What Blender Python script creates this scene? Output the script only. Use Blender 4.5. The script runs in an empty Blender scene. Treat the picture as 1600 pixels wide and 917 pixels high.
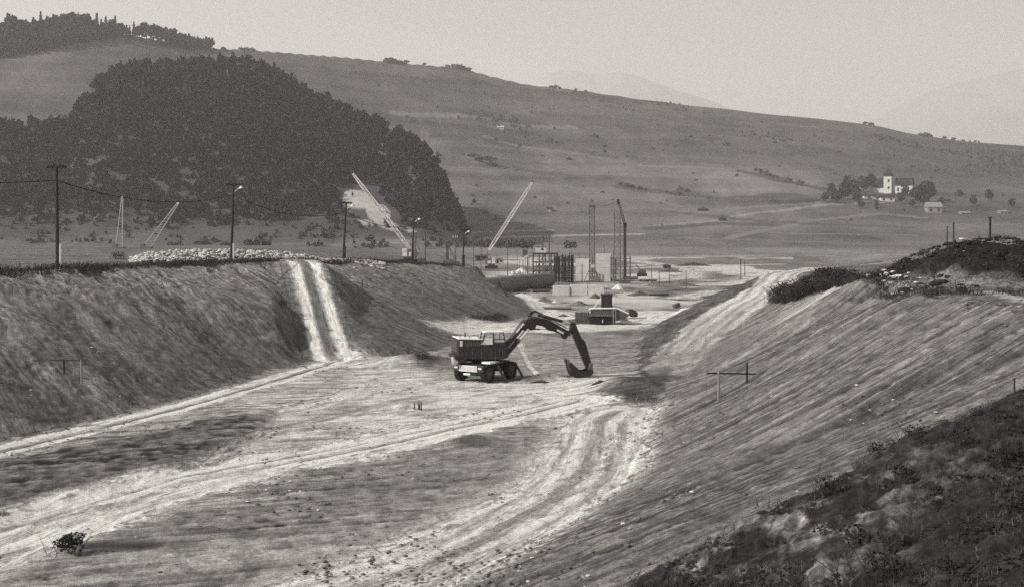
import bpy, math, random
import numpy as np
from mathutils import Vector, Matrix

random.seed(7)
rng = np.random.default_rng(7)
scn = bpy.context.scene
COL = scn.collection

# ------------------------------------------------------------------ camera, world, sun, exposure
CAMZ, F, HY = 9.1, 2000.0, 370.0          # eye height; focal length and horizon row for a 1600 px wide frame
cam_d = bpy.data.cameras.new("camera")
cam_d.sensor_width = 36.0
cam_d.lens = 36.0 * F / 1600.0
cam_d.shift_y = -(458.5 - HY) / 1600.0
cam_d.clip_start = 0.3
cam_d.clip_end = 60000
cam = bpy.data.objects.new("camera", cam_d)
COL.objects.link(cam)
cam.location = (0, 0, CAMZ)
cam.rotation_euler = (math.radians(90), 0, 0)
scn.camera = cam

SUN = Vector((-0.78, -0.30, 0.54)).normalized()
el = math.asin(SUN.z)
az = math.atan2(SUN.x, SUN.y)
w = bpy.data.worlds.new("World")
scn.world = w
w.use_nodes = True
nt = w.node_tree
for n in list(nt.nodes):
    nt.nodes.remove(n)
out = nt.nodes.new('ShaderNodeOutputWorld')
bg = nt.nodes.new('ShaderNodeBackground')
sky = nt.nodes.new('ShaderNodeTexSky')
sky.sky_type = 'NISHITA'
sky.sun_disc = False
sky.sun_elevation = el
sky.sun_rotation = az
sky.air_density = 1.0
sky.dust_density = 1.0
sky.ozone_density = 1.0
bw = nt.nodes.new('ShaderNodeRGBToBW')
tint = nt.nodes.new('ShaderNodeMix')
tint.data_type = 'RGBA'
tint.blend_type = 'MULTIPLY'
tint.inputs[0].default_value = 1.0
tint.inputs[7].default_value = (1.0, 0.988, 0.965, 1)
nt.links.new(sky.outputs[0], bw.inputs[0])
nt.links.new(bw.outputs[0], tint.inputs[6])
nt.links.new(tint.outputs[2], bg.inputs[0])
bg.inputs[1].default_value = 0.078
nt.links.new(bg.outputs[0], out.inputs[0])

sd = bpy.data.lights.new("sun", 'SUN')
sd.energy = 5.0
sd.angle = math.radians(0.6)
sd.color = (1.0, 0.975, 0.93)
so = bpy.data.objects.new("sun", sd)
COL.objects.link(so)
so.rotation_euler = SUN.to_track_quat('Z', 'Y').to_euler()

vs = scn.view_settings
vs.view_transform = 'Standard'
vs.look = 'None'
vs.gamma = 1.0
vs.exposure = 0.56
scn.display_settings.display_device = 'sRGB'
scn.cycles.max_bounces = 6
scn.cycles.use_denoising = False
scn.cycles.volume_bounces = 1

# ------------------------------------------------------------------ helpers: noise
def _hash(ix, iy, seed):
    a = (ix.astype(np.int64) * 374761393 + iy.astype(np.int64) * 668265263 + seed * 1442695041) & 0xFFFFFFFF
    a = ((a ^ (a >> 13)) * 1274126177) & 0xFFFFFFFF
    a = a ^ (a >> 16)
    return (a & 0xFFFF).astype(np.float32) / 32767.5 - 1.0

def vnoise(x, y, seed=0):
    x0 = np.floor(x); y0 = np.floor(y)
    fx = (x - x0).astype(np.float32); fy = (y - y0).astype(np.float32)
    fx = fx * fx * (3 - 2 * fx); fy = fy * fy * (3 - 2 * fy)
    ix = x0.astype(np.int64); iy = y0.astype(np.int64)
    a = _hash(ix, iy, seed); b = _hash(ix + 1, iy, seed)
    c = _hash(ix, iy + 1, seed); d = _hash(ix + 1, iy + 1, seed)
    return (a + (b - a) * fx) * (1 - fy) + (c + (d - c) * fx) * fy

def fbm(x, y, octv=3, seed=0, gain=0.5):
    s = 0; a = 1.0; t = 0
    for k in range(octv):
        s = s + a * vnoise(x * 2 ** k + 17.3 * k, y * 2 ** k - 9.1 * k, seed + k * 31)
        t += a; a *= gain
    return s / t

def crisp(x, k=2.4):
    return np.tanh(k * x)

def sst(a, b, x):
    t = np.clip((x - a) / (b - a), 0, 1)
    return t * t * (3 - 2 * t)

def streak(X, Y, dx, dy, across, along, seed, octv=3):
    l = math.hypot(dx, dy); dx /= l; dy /= l
    return fbm((X * -dy + Y * dx) / across, (X * dx + Y * dy) / along, octv, seed, 0.6)

def ip(Y, ks, vs_):
    return (np.interp(Y - 2, ks, vs_) + 2 * np.interp(Y, ks, vs_) + np.interp(Y + 2, ks, vs_)) / 4

def P(x, y, z=0.0):
    """point of the photo on the level z, in world metres"""
    d = (CAMZ - z) * F / (y - HY)
    return ((x - 800) / F * d, d)

def PD(x, y, d):
    return Vector(((x - 800) / F * d, d, CAMZ - (y - HY) / F * d))

def poly(pts, z=0.0):
    return [P(x, y, z) for x, y in pts]

def pdist(X, Y, pts, arc=False):
    """signed sideways distance to a line of points, and how far along it"""
    best = np.full(X.shape, 1e9, np.float32); sgn = np.zeros(X.shape, np.float32); sl = np.zeros(X.shape, np.float32); s0 = 0
    for (x0, y0), (x1, y1) in zip(pts[:-1], pts[1:]):
        dx, dy = x1 - x0, y1 - y0; L2 = dx * dx + dy * dy
        t = np.clip(((X - x0) * dx + (Y - y0) * dy) / L2, 0, 1)
        ex = X - x0 - t * dx; ey = Y - y0 - t * dy
        d = np.sqrt(ex * ex + ey * ey)
        m = d < best
        best = np.where(m, d, best)
        sgn = np.where(m, np.sign(ex * dy - ey * dx), sgn)
        if arc: sl = np.where(m, s0 + t * math.sqrt(L2), sl); s0 += math.sqrt(L2)
    d = best * np.where(sgn == 0, 1, sgn)
    return (d, sl) if arc else d

def inpoly(X, Y, pts):
    c = np.zeros(X.shape, bool); n = len(pts)
    for i in range(n):
        x0, y0 = pts[i]; x1, y1 = pts[(i + 1) % n]
        if y0 == y1: continue
        m = ((y0 > Y) != (y1 > Y)) & (X < (x1 - x0) * (Y - y0) / (y1 - y0) + x0)
        c ^= m
    return c

def pmask(X, Y, pts, soft_, n=0.0):
    d = np.abs(pdist(X, Y, list(pts) + [pts[0]]))
    d = np.where(inpoly(X, Y, pts), d, -d) + n
    return sst(-soft_, soft_, d)

def gb(X, Y, cx, cy, rx, ry, rot=0.0):
    c, s = math.cos(rot), math.sin(rot)
    a = (X - cx) * c + (Y - cy) * s; b = -(X - cx) * s + (Y - cy) * c
    return np.exp(-((a / rx) ** 2 + (b / ry) ** 2))

# ------------------------------------------------------------------ shape of the land
RK = [0, 35, 46.7, 57, 65, 76, 86, 96, 115, 120, 133, 140, 160, 200, 260, 400]
XO = [-11.4, -1.75, 3.7, 5.6, 6.6, 8.2, 8.6, 9.4, 11.5, 12.2, 15, 16.5, 21, 31, 46, 90]
XL = [-11.3, -1.7, 3.8, 5.7, 6.7, 8.4, 9.2, 10.8, 16.2, 18.4, 25.2, 27.6, 36, 52, 75, 125]
XR = [-11.2, -1.6, 3.9, 5.8, 6.8, 9.2, 11.8, 14.9, 22.5, 25, 29.4, 31.6, 40, 56, 80, 131]
ZL = [0, 0, 0, 0, 0, 0, 0.0, 0.3, 1.6, 2.2, 4.1, 5.0, 5.2, 4.5, 3.8, 3.5]
ZR = [0, 0, 0, 0, 0, 0, 0.1, 0.9, 2.8, 3.4, 4.6, 5.2, 5.3, 4.6, 3.9, 3.6]
XC = [20, 20, 19.8, 20.6, 21.6, 22.6, 23.6, 24.8, 27.4, 28.4, 31.2, 33.2, 42, 58, 82, 140]
HR = [6.4, 6.4, 6.4, 6.3, 6.2, 6.1, 6.0, 5.9, 5.4, 5.35, 5.3, 5.4, 5.4, 4.8, 4.2, 4.2]
LK = [0, 30, 57, 73, 89, 95, 100, 110, 130, 142, 154, 170, 190, 205, 215, 240, 300, 360, 420]
XTL = [-33, -28, -22.8, -18.2, -16, -14, -6.5, -5, -3.0, 0.8, 4.2, 4.6, 1.5, -0.6, -2.5, -5.5, -9, -25, -60]
XCL = [-59, -51, -43, -39, -35, -33.4, -32, -29.2, -24, -20.6, -17.2, -14, -10, -7.5, -7, -10, -16, -36, -80]
HLK = [0, 57, 100, 130, 155, 184, 212, 260, 400, 500]
HLV = [6.9, 6.75, 6.65, 6.55, 6.05, 5.0, 4.1, 4.1, 4.6, 5]

RAMPL = [(-13.2, 95, 0.05), (-14.2, 99, 0.6), (-16.0, 107, 2.3), (-18.4, 117, 4.8), (-20.3, 125, 6.5), (-22.2, 133, 6.75)]
HEAP = [(29.8, 80, 3.6, 6, 2.3), (35.5, 82, 5, 7, 1.9), (26.2, 82, 2.3, 5, 1.25), (43, 86, 7, 8, 2.4), (23.4, 80, 1.8, 3, 0.5)]
BENCH = poly([(-260, 800), (0, 722), (180, 690), (310, 662), (420, 640), (400, 680), (300, 718), (230, 748), (120, 778), (0, 812), (-300, 900)])
DAMP = poly([(905, 640), (930, 612), (985, 585), (1040, 575), (1058, 590), (1050, 612), (1010, 640), (960, 648)])

def crest_l(Y):
    return ip(Y, LK, XCL) + 1.3 * vnoise(Y / 4.5, Y * 0 + 3, 61) + .6 * vnoise(Y / 1.6, Y * 0 + 7, 62)
def crest_r(Y):
    return ip(Y, RK, XC) + 1.0 * vnoise(Y / 4.0, Y * 0 + 3, 63) + .5 * vnoise(Y / 1.5, Y * 0 + 7, 64)

def base_near(X, Y):
    zf = np.interp(Y, [0, 280, 350, 450, 600], [0, 0, 1.2, 2.6, 5.0])
    xt = ip(Y, LK, XTL); xc = crest_l(Y); hl = ip(Y, HLK, HLV)
    far6 = np.interp(Y, [0, 300, 520, 600], [6.6, 6.4, 5.6, 5.0])
    plat = hl + (far6 - hl) * sst(-16, -60, X)
    t = np.clip((xt - X) / (xt - xc), 0, 1)
    zl_ = plat * (0.75 * t + 0.25 * t * t * (3 - 2 * t))
    xo = ip(Y, RK, XO); xl = ip(Y, RK, XL); xr = ip(Y, RK, XR); xk = np.maximum(crest_r(Y), xr + .2)
    zl = ip(Y, RK, ZL); zr = ip(Y, RK, ZR); hr = ip(Y, RK, HR)
    c = lambda a, b: np.clip((X - a) / np.maximum(b - a, 0.02), 0, 1)
    tr = c(xr, xk)
    zr_ = zl * c(xo, xl) + (zr - zl) * c(xl, xr) + (hr - zr) * (0.85 * tr + 0.15 * tr * tr * (3 - 2 * tr))
    z = np.maximum(np.maximum(zf, zl_), zr_)
    # ramp cut in the left bank
    d = np.full(X.shape, 1e9); zz = np.zeros(X.shape)
    for (x0, y0, a0), (x1, y1, a1) in zip(RAMPL[:-1], RAMPL[1:]):
        L2 = (x1 - x0) ** 2 + (y1 - y0) ** 2
        q = np.clip(((X - x0) * (x1 - x0) + (Y - y0) * (y1 - y0)) / L2, 0, 1)
        dd = np.hypot(X - x0 - q * (x1 - x0), Y - y0 - q * (y1 - y0))
        m = dd < d
        d = np.where(m, dd, d); zz = np.where(m, a0 + q * (a1 - a0), zz)
    k = 1 - sst(1.7, 4.2, d)
    z = z * (1 - k) + zz * k
    # heaps and benches
    for cx, cy, rx, ry, h in HEAP:
        z = z + h * gb(X, Y, cx, cy, rx, ry)
    s = (27.6 + 0.754 * (X - 2.8) - Y) * 0.8
    z = z + 0.4 * sst(-.3, 1.6, s) + 0.06 * np.clip(s, 0, 14)
    z = z + 0.75 * gb(X, Y, 7.0, 76, 3.0, 4.2, 0.3) + 0.75 * gb(X, Y, -7.0, 91.5, 3.3, 1.6, 0.2) \
          + 0.4 * gb(X, Y, 1.9, 81.6, 1.4, 0.5, 0.1) + 0.28 * gb(X, Y, -5.9, 67.8, 0.7, 0.5) \
          + 0.25 * gb(X, Y, -1.9, 57.0, 1.3, 1.5) + 0.3 * gb(X, Y, 0.9, 118, 2.2, 2.5)
    return z

# hills, described along the skyline of the valley
RX = [-1600, -800, -300, 0, 100, 200, 260, 330, 400, 520, 610, 720, 760, 820, 900, 1000, 1100, 1200, 1300, 1370, 1420, 1500, 1600, 1800, 2200, 3200]
RY = [150, 95, 66, 56, 46, 54, 64, 76, 79, 88, 98, 106, 118, 133, 140, 155, 167, 178, 188, 196, 209, 220, 228, 245, 275, 310]
RDX = [-1600, 0, 400, 900, 1600, 3200]
RD = [900, 950, 1150, 1400, 1450, 1500]
KX = [-1600, -300, -100, 0, 105, 122, 150, 190, 240, 290, 390, 440, 480, 540, 600, 650, 680, 692, 710, 722, 735, 760]
KY = [260, 215, 196, 197, 195, 168, 130, 106, 100, 101, 98, 118, 146, 172, 198, 220, 250, 284, 318, 350, 384, 392]
KDX = [-1600, 0, 110, 200, 450, 735]
KD = [600, 610, 640, 700, 720, 640]

_gx = np.arange(-1700, 3300, 2.0)
def soft(ks, vs_, sig):
    v = np.interp(_gx, ks, vs_); k = np.arange(-int(1.5 * sig), int(1.5 * sig) + 1) * 2.0
    g = np.exp(-(k / sig) ** 2 / 2); g /= g.sum(); h = len(k) // 2
    return np.convolve(np.pad(v, h, mode='edge'), g, 'valid')
_RY, _RD = soft(RX, RY, 14), soft(RDX, RD, 120)
_KY, _KD = soft(KX, KY, 7), soft(KDX, KD, 50)

def hill_parts(X, Y):
    px = 800 + F * X / np.maximum(Y, 1.0)
    px = np.clip(px, -1690, 3290)
    yr = np.interp(px, _gx, _RY); dr = np.interp(px, _gx, _RD)
    zr = CAMZ + (HY - yr) / F * dr
    yb = np.interp(px, [0, 700, 1000, 1600], [540, 640, 640, 590])
    t = (Y - yb) / (dr - yb)
    g = np.where(t < 1, np.clip(t, 0, 1) ** 1.22, 1 - 0.35 * (t - 1) - 0.6 * (t - 1) ** 2)
    zm = 5 + (zr - 5) * g
    ky = np.interp(px, _gx, _KY); kd = np.interp(px, _gx, _KD)
    kz = CAMZ + (HY - ky) / F * kd
    kt = (Y - 515) / (kd - 515)
    kg = np.where(kt < 1, np.clip(kt, 0, 1) ** 0.95, np.clip(1 - (Y - kd) / 260, 0, 1))
    zk = 5 + np.maximum(kz - 5, 0) * kg
    return px, t, zm, kt, zk

def height(X, Y, micro=True):
    X = np.asarray(X, float); Y = np.asarray(Y, float)
    n = base_near(X, Y)
    px, t, zm, kt, zk = hill_parts(X, Y)
    und = fbm(X / 170, Y / 170, 4, 5) * 9 * np.clip(t * 3, 0, 1) * np.clip(1.15 - t, 0.12, 1)
    h = np.maximum(zm + und, zk + fbm(X / 60, Y / 60, 3, 9) * 5 * np.clip(kt * 3, 0, 1) * np.clip(1.1 - kt, .1, 1) * (zk > 6))
    b = sst(480, 600, Y)
    return n * (1 - b) + np.maximum(h, 5 * b) * b if not micro else np.where(Y < 480, n, n * (1 - b) + np.maximum(h, 4.6) * b)

def hit(x, y, y0=10.0, y1=2500.0):
    """where the sight line through photo point (x, y) meets the land"""
    Y = np.exp(np.linspace(math.log(y0), math.log(y1), 6000))
    X = (x - 800) / F * Y
    z = CAMZ - (y - HY) / F * Y
    k = np.nonzero(height(X, Y) >= z)[0]
    i = k[0] if len(k) else len(Y) - 1
    return Vector((X[i], Y[i], float(height(X[i:i + 1], Y[i:i + 1])[0])))

def gz(X, Y):
    return float(height(np.array([X]), np.array([Y]))[0])

# ------------------------------------------------------------------ materials
def grey(v):
    return (v * 1.012, v, v * 0.958, 1)

def mat_plain(name, v, rough=0.8, var=0.25, scale=6.0, bump=0.0, metal=0.0):
    m = bpy.data.materials.new(name); m.use_nodes = True
    t = m.node_tree; b = t.nodes['Principled BSDF']
    b.inputs['Roughness'].default_value = rough
    b.inputs['Metallic'].default_value = metal
    if rough > 0.6: b.inputs['Specular IOR Level'].default_value = 0.15
    tc = t.nodes.new('ShaderNodeTexCoord'); no = t.nodes.new('ShaderNodeTexNoise')
    no.inputs['Scale'].default_value = scale; no.inputs['Detail'].default_value = 5
    no.inputs['Roughness'].default_value = 0.65
    t.links.new(tc.outputs['Object'], no.inputs['Vector'])
    r = t.nodes.new('ShaderNodeValToRGB')
    r.color_ramp.elements[0].position = 0.3; r.color_ramp.elements[1].position = 0.72
    r.color_ramp.elements[0].color = grey(v * (1 - var)); r.color_ramp.elements[1].color = grey(v * (1 + var))
    t.links.new(no.outputs['Fac'], r.inputs['Fac']); t.links.new(r.outputs['Color'], b.inputs['Base Color'])
    if bump:
        bp = t.nodes.new('ShaderNodeBump'); bp.inputs['Strength'].default_value = bump; bp.inputs['Distance'].default_value = 0.05
        t.links.new(no.outputs['Fac'], bp.inputs['Height']); t.links.new(bp.outputs['Normal'], b.inputs['Normal'])
    return m

def mat_soil(name, s1, s2, a1, a2, bump, st=0.0, speck=0.0):
    """earth: 'tone' is its own colour, 'flow' runs along the marks machines left (x across, y along, z how strongly)"""
    m = bpy.data.materials.new(name); m.use_nodes = True
    t = m.node_tree; b = t.nodes['Principled BSDF']
    b.inputs['Roughness'].default_value = 0.95
    b.inputs['Specular IOR Level'].default_value = 0.15
    at = t.nodes.new('ShaderNodeAttribute'); at.attribute_name = 'tone'
    fl = t.nodes.new('ShaderNodeAttribute'); fl.attribute_name = 'flow'
    tc = t.nodes.new('ShaderNodeTexCoord')
    def nz(scale, det, vec=None, rough=0.7):
        n = t.nodes.new('ShaderNodeTexNoise'); n.inputs['Scale'].default_value = scale
        n.inputs['Detail'].default_value = det; n.inputs['Roughness'].default_value = rough
        t.links.new(vec or tc.outputs['Object'], n.inputs['Vector']); return n.outputs['Fac']
    def mth(op, a, bb, clamp=False):
        n = t.nodes.new('ShaderNodeMath'); n.operation = op; n.use_clamp = clamp
        for i, q in enumerate((a, bb)):
            if isinstance(q, (int, float)): n.inputs[i].default_value = q
            else: t.links.new(q, n.inputs[i])
        return n.outputs[0]
    def step(x, lo, hi):
        n = t.nodes.new('ShaderNodeMapRange'); n.interpolation_type = 'SMOOTHSTEP'
        n.inputs['From Min'].default_value = lo; n.inputs['From Max'].default_value = hi
        t.links.new(x, n.inputs['Value']); return n.outputs['Result']
    n1 = nz(s1, 4); n2 = nz(s2, 6, None, 0.75)
    def amp(x, a): return mth('ADD', mth('MULTIPLY', mth('SUBTRACT', x, 0.5), a), 1.0)
    v = mth('MULTIPLY', mth('MULTIPLY', amp(n1, a1), amp(n2, a2)), at.outputs['Fac'])
    hgt = n2
    if st:
        sx = t.nodes.new('ShaderNodeSeparateXYZ'); t.links.new(fl.outputs['Vector'], sx.inputs[0])
        def sv(fx, fy):
            c = t.nodes.new('ShaderNodeCombineXYZ')
            t.links.new(mth('MULTIPLY', sx.outputs[0], fx), c.inputs[0]); t.links.new(mth('MULTIPLY', sx.outputs[1], fy), c.inputs[1])
            return c.outputs[0]
        g1 = step(nz(1.0, 3, sv(2.3, 0.055), 0.6), 0.42, 0.56)
        g2 = step(nz(1.0, 4, sv(6.5, 0.2), 0.7), 0.42, 0.57)
        stz = mth('MULTIPLY', sx.outputs[2], st)
        v = mth('MULTIPLY', v, mth('ADD', mth('MULTIPLY', mth('SUBTRACT', g1, 0.55), mth('MULTIPLY', stz, 0.75)), 1.0))
        v = mth('MULTIPLY', v, mth('ADD', mth('MULTIPLY', mth('SUBTRACT', g2, 0.5), mth('MULTIPLY', stz, 0.6)), 1.0))
        hgt = mth('ADD', n2, mth('MULTIPLY', mth('ADD', g1, mth('MULTIPLY', g2, 0.5)), mth('MULTIPLY', sx.outputs[2], 0.45)))
    if speck:
        d1 = step(nz(4.2, 5, None, 0.9), 0.56, 0.61); d2 = step(nz(6.5, 5, None, 0.9), 0.575, 0.63)
        v = mth('MULTIPLY', v, mth('SUBTRACT', 1.0, mth('MULTIPLY', d1, speck)))
        v = mth('MULTIPLY', v, mth('ADD', 1.0, mth('MULTIPLY', d2, speck)))
    v = mth('MINIMUM', mth('MAXIMUM', v, 0.008), 0.72)
    cc = t.nodes.new('ShaderNodeCombineColor')
    t.links.new(mth('MULTIPLY', v, 1.012), cc.inputs[0]); t.links.new(v, cc.inputs[1]); t.links.new(mth('MULTIPLY', v, 0.958), cc.inputs[2])
    t.links.new(cc.outputs[0], b.inputs['Base Color'])
    if bump:
        bp = t.nodes.new('ShaderNodeBump'); bp.inputs['Strength'].default_value = bump; bp.inputs['Distance'].default_value = 0.07
        t.links.new(hgt, bp.inputs['Height']); t.links.new(bp.outputs['Normal'], b.inputs['Normal'])
    return m

M = dict(
    soil=mat_soil('soil', 1.1, 8.0, 0.7, 2.6, 1.0, 0.9, 0.55),
    turf=mat_soil('turf', 0.03, 0.3, 0.6, 1.3, 0.0),
    paint=mat_plain('machine_paint', 0.014, 0.5, 0.3, 3.0),
    paintlight=mat_plain('pale_paint', 0.75, 0.5, 0.15, 4.0),
    rubber=mat_plain('tyre_rubber', 0.018, 0.9, 0.4, 8.0, 0.3),
    steel=mat_plain('worn_steel', 0.10, 0.55, 0.4, 6.0, 0.1),
    bright=mat_plain('bright_steel', 0.55, 0.35, 0.15, 5.0),
    glass=mat_plain('bright_painted_glass', 0.5, 0.15, 0.2, 2.0),  # opaque pane, coloured bright to stand in for sunlit ground seen through it
    wood=mat_plain('weathered_wood', 0.03, 0.85, 0.4, 9.0, 0.2),
    palewood=mat_plain('pale_wood', 0.22, 0.85, 0.3, 9.0, 0.2),
    concrete=mat_plain('concrete', 0.52, 0.9, 0.16, 0.8, 0.1),
    lamp=mat_plain('lamp_enamel', 0.5, 0.4, 0.05, 5.0),
    crane=mat_plain('crane_paint', 0.6, 0.6, 0.15, 1.0),
    cranedark=mat_plain('crane_rust', 0.075, 0.7, 0.35, 1.0),
    oldpaint=mat_plain('old_grey_paint', 0.36, 0.7, 0.2, 1.0),
    wire=mat_plain('cable', 0.03, 0.7, 0.2, 2.0),
    pipe=mat_plain('steel_pipe', 0.15, 0.7, 0.22, 0.7, 0.0),
    form=mat_plain('formwork_boards', 0.075, 0.85, 0.35, 1.5),
    stone=mat_plain('stone', 0.5, 0.9, 0.45, 1.3, 0.2),
    rough=mat_plain('dark_clod', 0.026, 0.95, 0.6, 1.2, 0.5),
    clod=mat_plain('soil_clod', 0.12, 0.95, 0.5, 3.0, 0.4),
    leaf=mat_plain('dark_foliage', 0.038, 0.9, 0.5, 0.6),
    scrub=mat_plain('hill_scrub', 0.08, 0.9, 0.4, 0.1),
    forest=mat_plain('forest_foliage', 0.018, 0.9, 0.2, 0.06),
    brush=mat_plain('dry_brush', 0.035, 0.9, 0.5, 2.0),
    grass=mat_plain('dry_grass', 0.09, 0.9, 0.5, 1.5),
    bark=mat_plain('bark', 0.05, 0.9, 0.3, 4.0),
    plaster=mat_plain('white_plaster', 0.48, 0.8, 0.1, 0.3),
    roof=mat_plain('roof_tiles', 0.022, 0.8, 0.3, 0.6),
    dark=mat_plain('dark_opening', 0.02, 0.8, 0.2, 1.0),
    mount=mat_plain('far_rock', 0.24, 0.9, 0.3, 0.0006),
)

# ------------------------------------------------------------------ object helpers
def tag(o, label=None, cat=None, group=None, kind=None):
    if label: o['label'] = label
    if cat: o['category'] = cat
    if group: o['group'] = group
    if kind: o['kind'] = kind
    return o

def thing(name, label, cat, loc=(0, 0, 0), rz=0.0, group=None):
    o = bpy.data.objects.new(name, None)
    o.empty_display_size = 0.3
    COL.objects.link(o)
    o.location = loc; o.rotation_euler = (0, 0, rz)
    return tag(o, label, cat, group)

def np_mesh(name, V, Fq, mat, tone=None, normals=None, smooth=True, flow=None):
    """mesh from an array of points and an array of equal-sized faces"""
    me = bpy.data.meshes.new(name)
    V = np.ascontiguousarray(V, np.float32); Fq = np.ascontiguousarray(Fq, np.int32)
    k = Fq.shape[1]
    me.vertices.add(len(V)); me.vertices.foreach_set('co', V.ravel())
    me.loops.add(Fq.size); me.loops.foreach_set('vertex_index', Fq.ravel())
    me.polygons.add(len(Fq))
    me.polygons.foreach_set('loop_start', np.arange(0, Fq.size, k, dtype=np.int32))
    me.polygons.foreach_set('loop_total', np.full(len(Fq), k, np.int32))
    me.update(calc_edges=True)
    if tone is not None:
        a = me.attributes.new('tone', 'FLOAT', 'POINT')
        a.data.foreach_set('value', np.ascontiguousarray(tone, np.float32))
    if flow is not None:
        a = me.attributes.new('flow', 'FLOAT_VECTOR', 'POINT')
        a.data.foreach_set('vector', np.ascontiguousarray(flow, np.float32).ravel())
    if smooth:
        me.shade_smooth()
    else:
        me.shade_flat()
    if normals is not None:
        me.normals_split_custom_set_from_vertices(normals)
    me.materials.append(mat)
    o = bpy.data.objects.new(name, me); COL.objects.link(o)
    return o

class MB:
    """collects simple solids, then links them as one mesh object"""
    def __init__(s):
        s.v = []; s.f = []
    def add(s, vs_, fs):
        b = len(s.v); s.v += [tuple(p) for p in vs_]; s.f += [tuple(i + b for i in q) for q in fs]; return s
    def box(s, c, d, rz=0.0, ry=0.0, taper=1.0):
        R = Matrix.Rotation(rz, 3, 'Z') @ Matrix.Rotation(ry, 3, 'Y')
        vs_ = []
        for k in (-.5, .5):
            t = taper if k > 0 else 1
            for i, j in ((-.5, -.5), (.5, -.5), (.5, .5), (-.5, .5)):
                vs_.append(Vector(c) + R @ Vector((i * d[0] * t, j * d[1] * t, k * d[2])))
        return s.add(vs_, [(3, 2, 1, 0), (4, 5, 6, 7), (0, 1, 5, 4), (1, 2, 6, 5), (2, 3, 7, 6), (3, 0, 4, 7)])
    def cyl(s, p, q, r, r2=None, n=8, cap=True):
        p = Vector(p); q = Vector(q); r2 = r if r2 is None else r2
        d = (q - p).normalized()
        a = d.orthogonal().normalized(); b = d.cross(a)
        vs_ = []
        for c, rr in ((p, r), (q, r2)):
            for i in range(n):
                th = 2 * math.pi * i / n
                vs_.append(c + (a * math.cos(th) + b * math.sin(th)) * rr)
        fs = [(i, (i + 1) % n, n + (i + 1) % n, n + i) for i in range(n)]
        if cap: fs += [tuple(range(n - 1, -1, -1)), tuple(range(n, 2 * n))]
        return s.add(vs_, fs)
    def beam(s, p, q, wd, ht=None):
        p = Vector(p); q = Vector(q); ht = ht or wd
        d = (q - p).normalized()
        up = Vector((0, 0, 1)) if abs(d.z) < 0.95 else Vector((0, 1, 0))
        a = d.cross(up).normalized() * wd / 2; b = a.cross(d).normalized() * ht / 2
        vs_ = [p - a - b, p + a - b, p + a + b, p - a + b, q - a - b, q + a - b, q + a + b, q - a + b]
        return s.add(vs_, [(3, 2, 1, 0), (4, 5, 6, 7), (0, 1, 5, 4), (1, 2, 6, 5), (2, 3, 7, 6), (3, 0, 4, 7)])
    def tube(s, pts, r, n=6):
        for a, b in zip(pts[:-1], pts[1:]): s.cyl(a, b, r, n=n)
        return s
    def slab(s, pts, y0, y1):
        """outline in (x, z) pushed from y0 to y1"""
        n = len(pts)
        ar = sum(pts[i][0] * pts[(i + 1) % n][1] - pts[(i + 1) % n][0] * pts[i][1] for i in range(n))
        if ar < 0: pts = pts[::-1]
        vs_ = [(x, y0, z) for x, z in pts] + [(x, y1, z) for x, z in pts]
        fs = [tuple(range(n)), tuple(range(2 * n - 1, n - 1, -1))]
        fs += [((i + 1) % n, i, n + i, n + (i + 1) % n) for i in range(n)]
        return s.add(vs_, fs)
    def ring(s, c, axis, ri, ro, wd, n=20):
        ax = Vector(axis).normalized(); a = ax.orthogonal().normalized(); b = ax.cross(a); c = Vector(c)
        vs_ = []
        for off in (-wd / 2, wd / 2):
            for r in (ri, ro):
                for i in range(n):
                    th = 2 * math.pi * i / n
                    vs_.append(c + ax * off + (a * math.cos(th) + b * math.sin(th)) * r)
        fs = []
        for i in range(n):
            j = (i + 1) % n
            fs += [(i, n + i, n + j, j), (2 * n + j, 3 * n + j, 3 * n + i, 2 * n + i),
                   (n + i, 3 * n + i, 3 * n + j, n + j), (j, 2 * n + j, 2 * n + i, i)]
        return s.add(vs_, fs)
    def lattice(s, p, q, w0, w1, nb, t, side=None):
        """four chords with zig-zag lacing from p to q"""
        p = Vector(p); q = Vector(q); d = (q - p).normalized()
        a = side.normalized() if side else d.orthogonal().normalized()
        b = d.cross(a).normalized(); a = b.cross(d)
        def cor(k):
            f = k / nb; c = p.lerp(q, f); ww = (w0 + (w1 - w0) * f) / 2
            return [c + a * i * ww + b * j * ww for i, j in ((-1, -1), (1, -1), (1, 1), (-1, 1))]
        prev = cor(0)
        for k in range(1, nb + 1):
            cur = cor(k)
            for i in range(4):
                s.beam(prev[i], cur[i], t * 1.5)
                if k % 2: s.beam(prev[i], cur[(i + 1) % 4], t)
                else: s.beam(prev[(i + 1) % 4], cur[i], t)
                s.beam(cur[i], cur[(i + 1) % 4], t)
            prev = cur
        return s
    def build(s, name, mat, parent=None, loc=(0, 0, 0), rz=0.0, smooth=False, bevel=0.0):
        me = bpy.data.meshes.new(name)
        me.from_pydata(s.v, [], s.f); me.update()
        me.materials.append(mat)
        if smooth: me.shade_smooth()
        o = bpy.data.objects.new(name, me); COL.objects.link(o)
        if parent: o.parent = parent
        o.location = loc; o.rotation_euler = (0, 0, rz)
        if bevel:
            md = o.modifiers.new('edge', 'BEVEL'); md.width = bevel; md.segments = 2; md.limit_method = 'ANGLE'
        return o

def copy_tree(o, parent=None):
    c = o.copy(); COL.objects.link(c)
    c.parent = parent
    for ch in o.children: copy_tree(ch, c)
    return c

# ------------------------------------------------------------------ the land itself, one sheet split where the ground changes
def cliff(X, Z, px, pyv):
    return gb(px, pyv, 634, 236, 58, 42, .78) * sst(.06, .28, fbm(X / 1.7, Z / 13, 3, 85))

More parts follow.
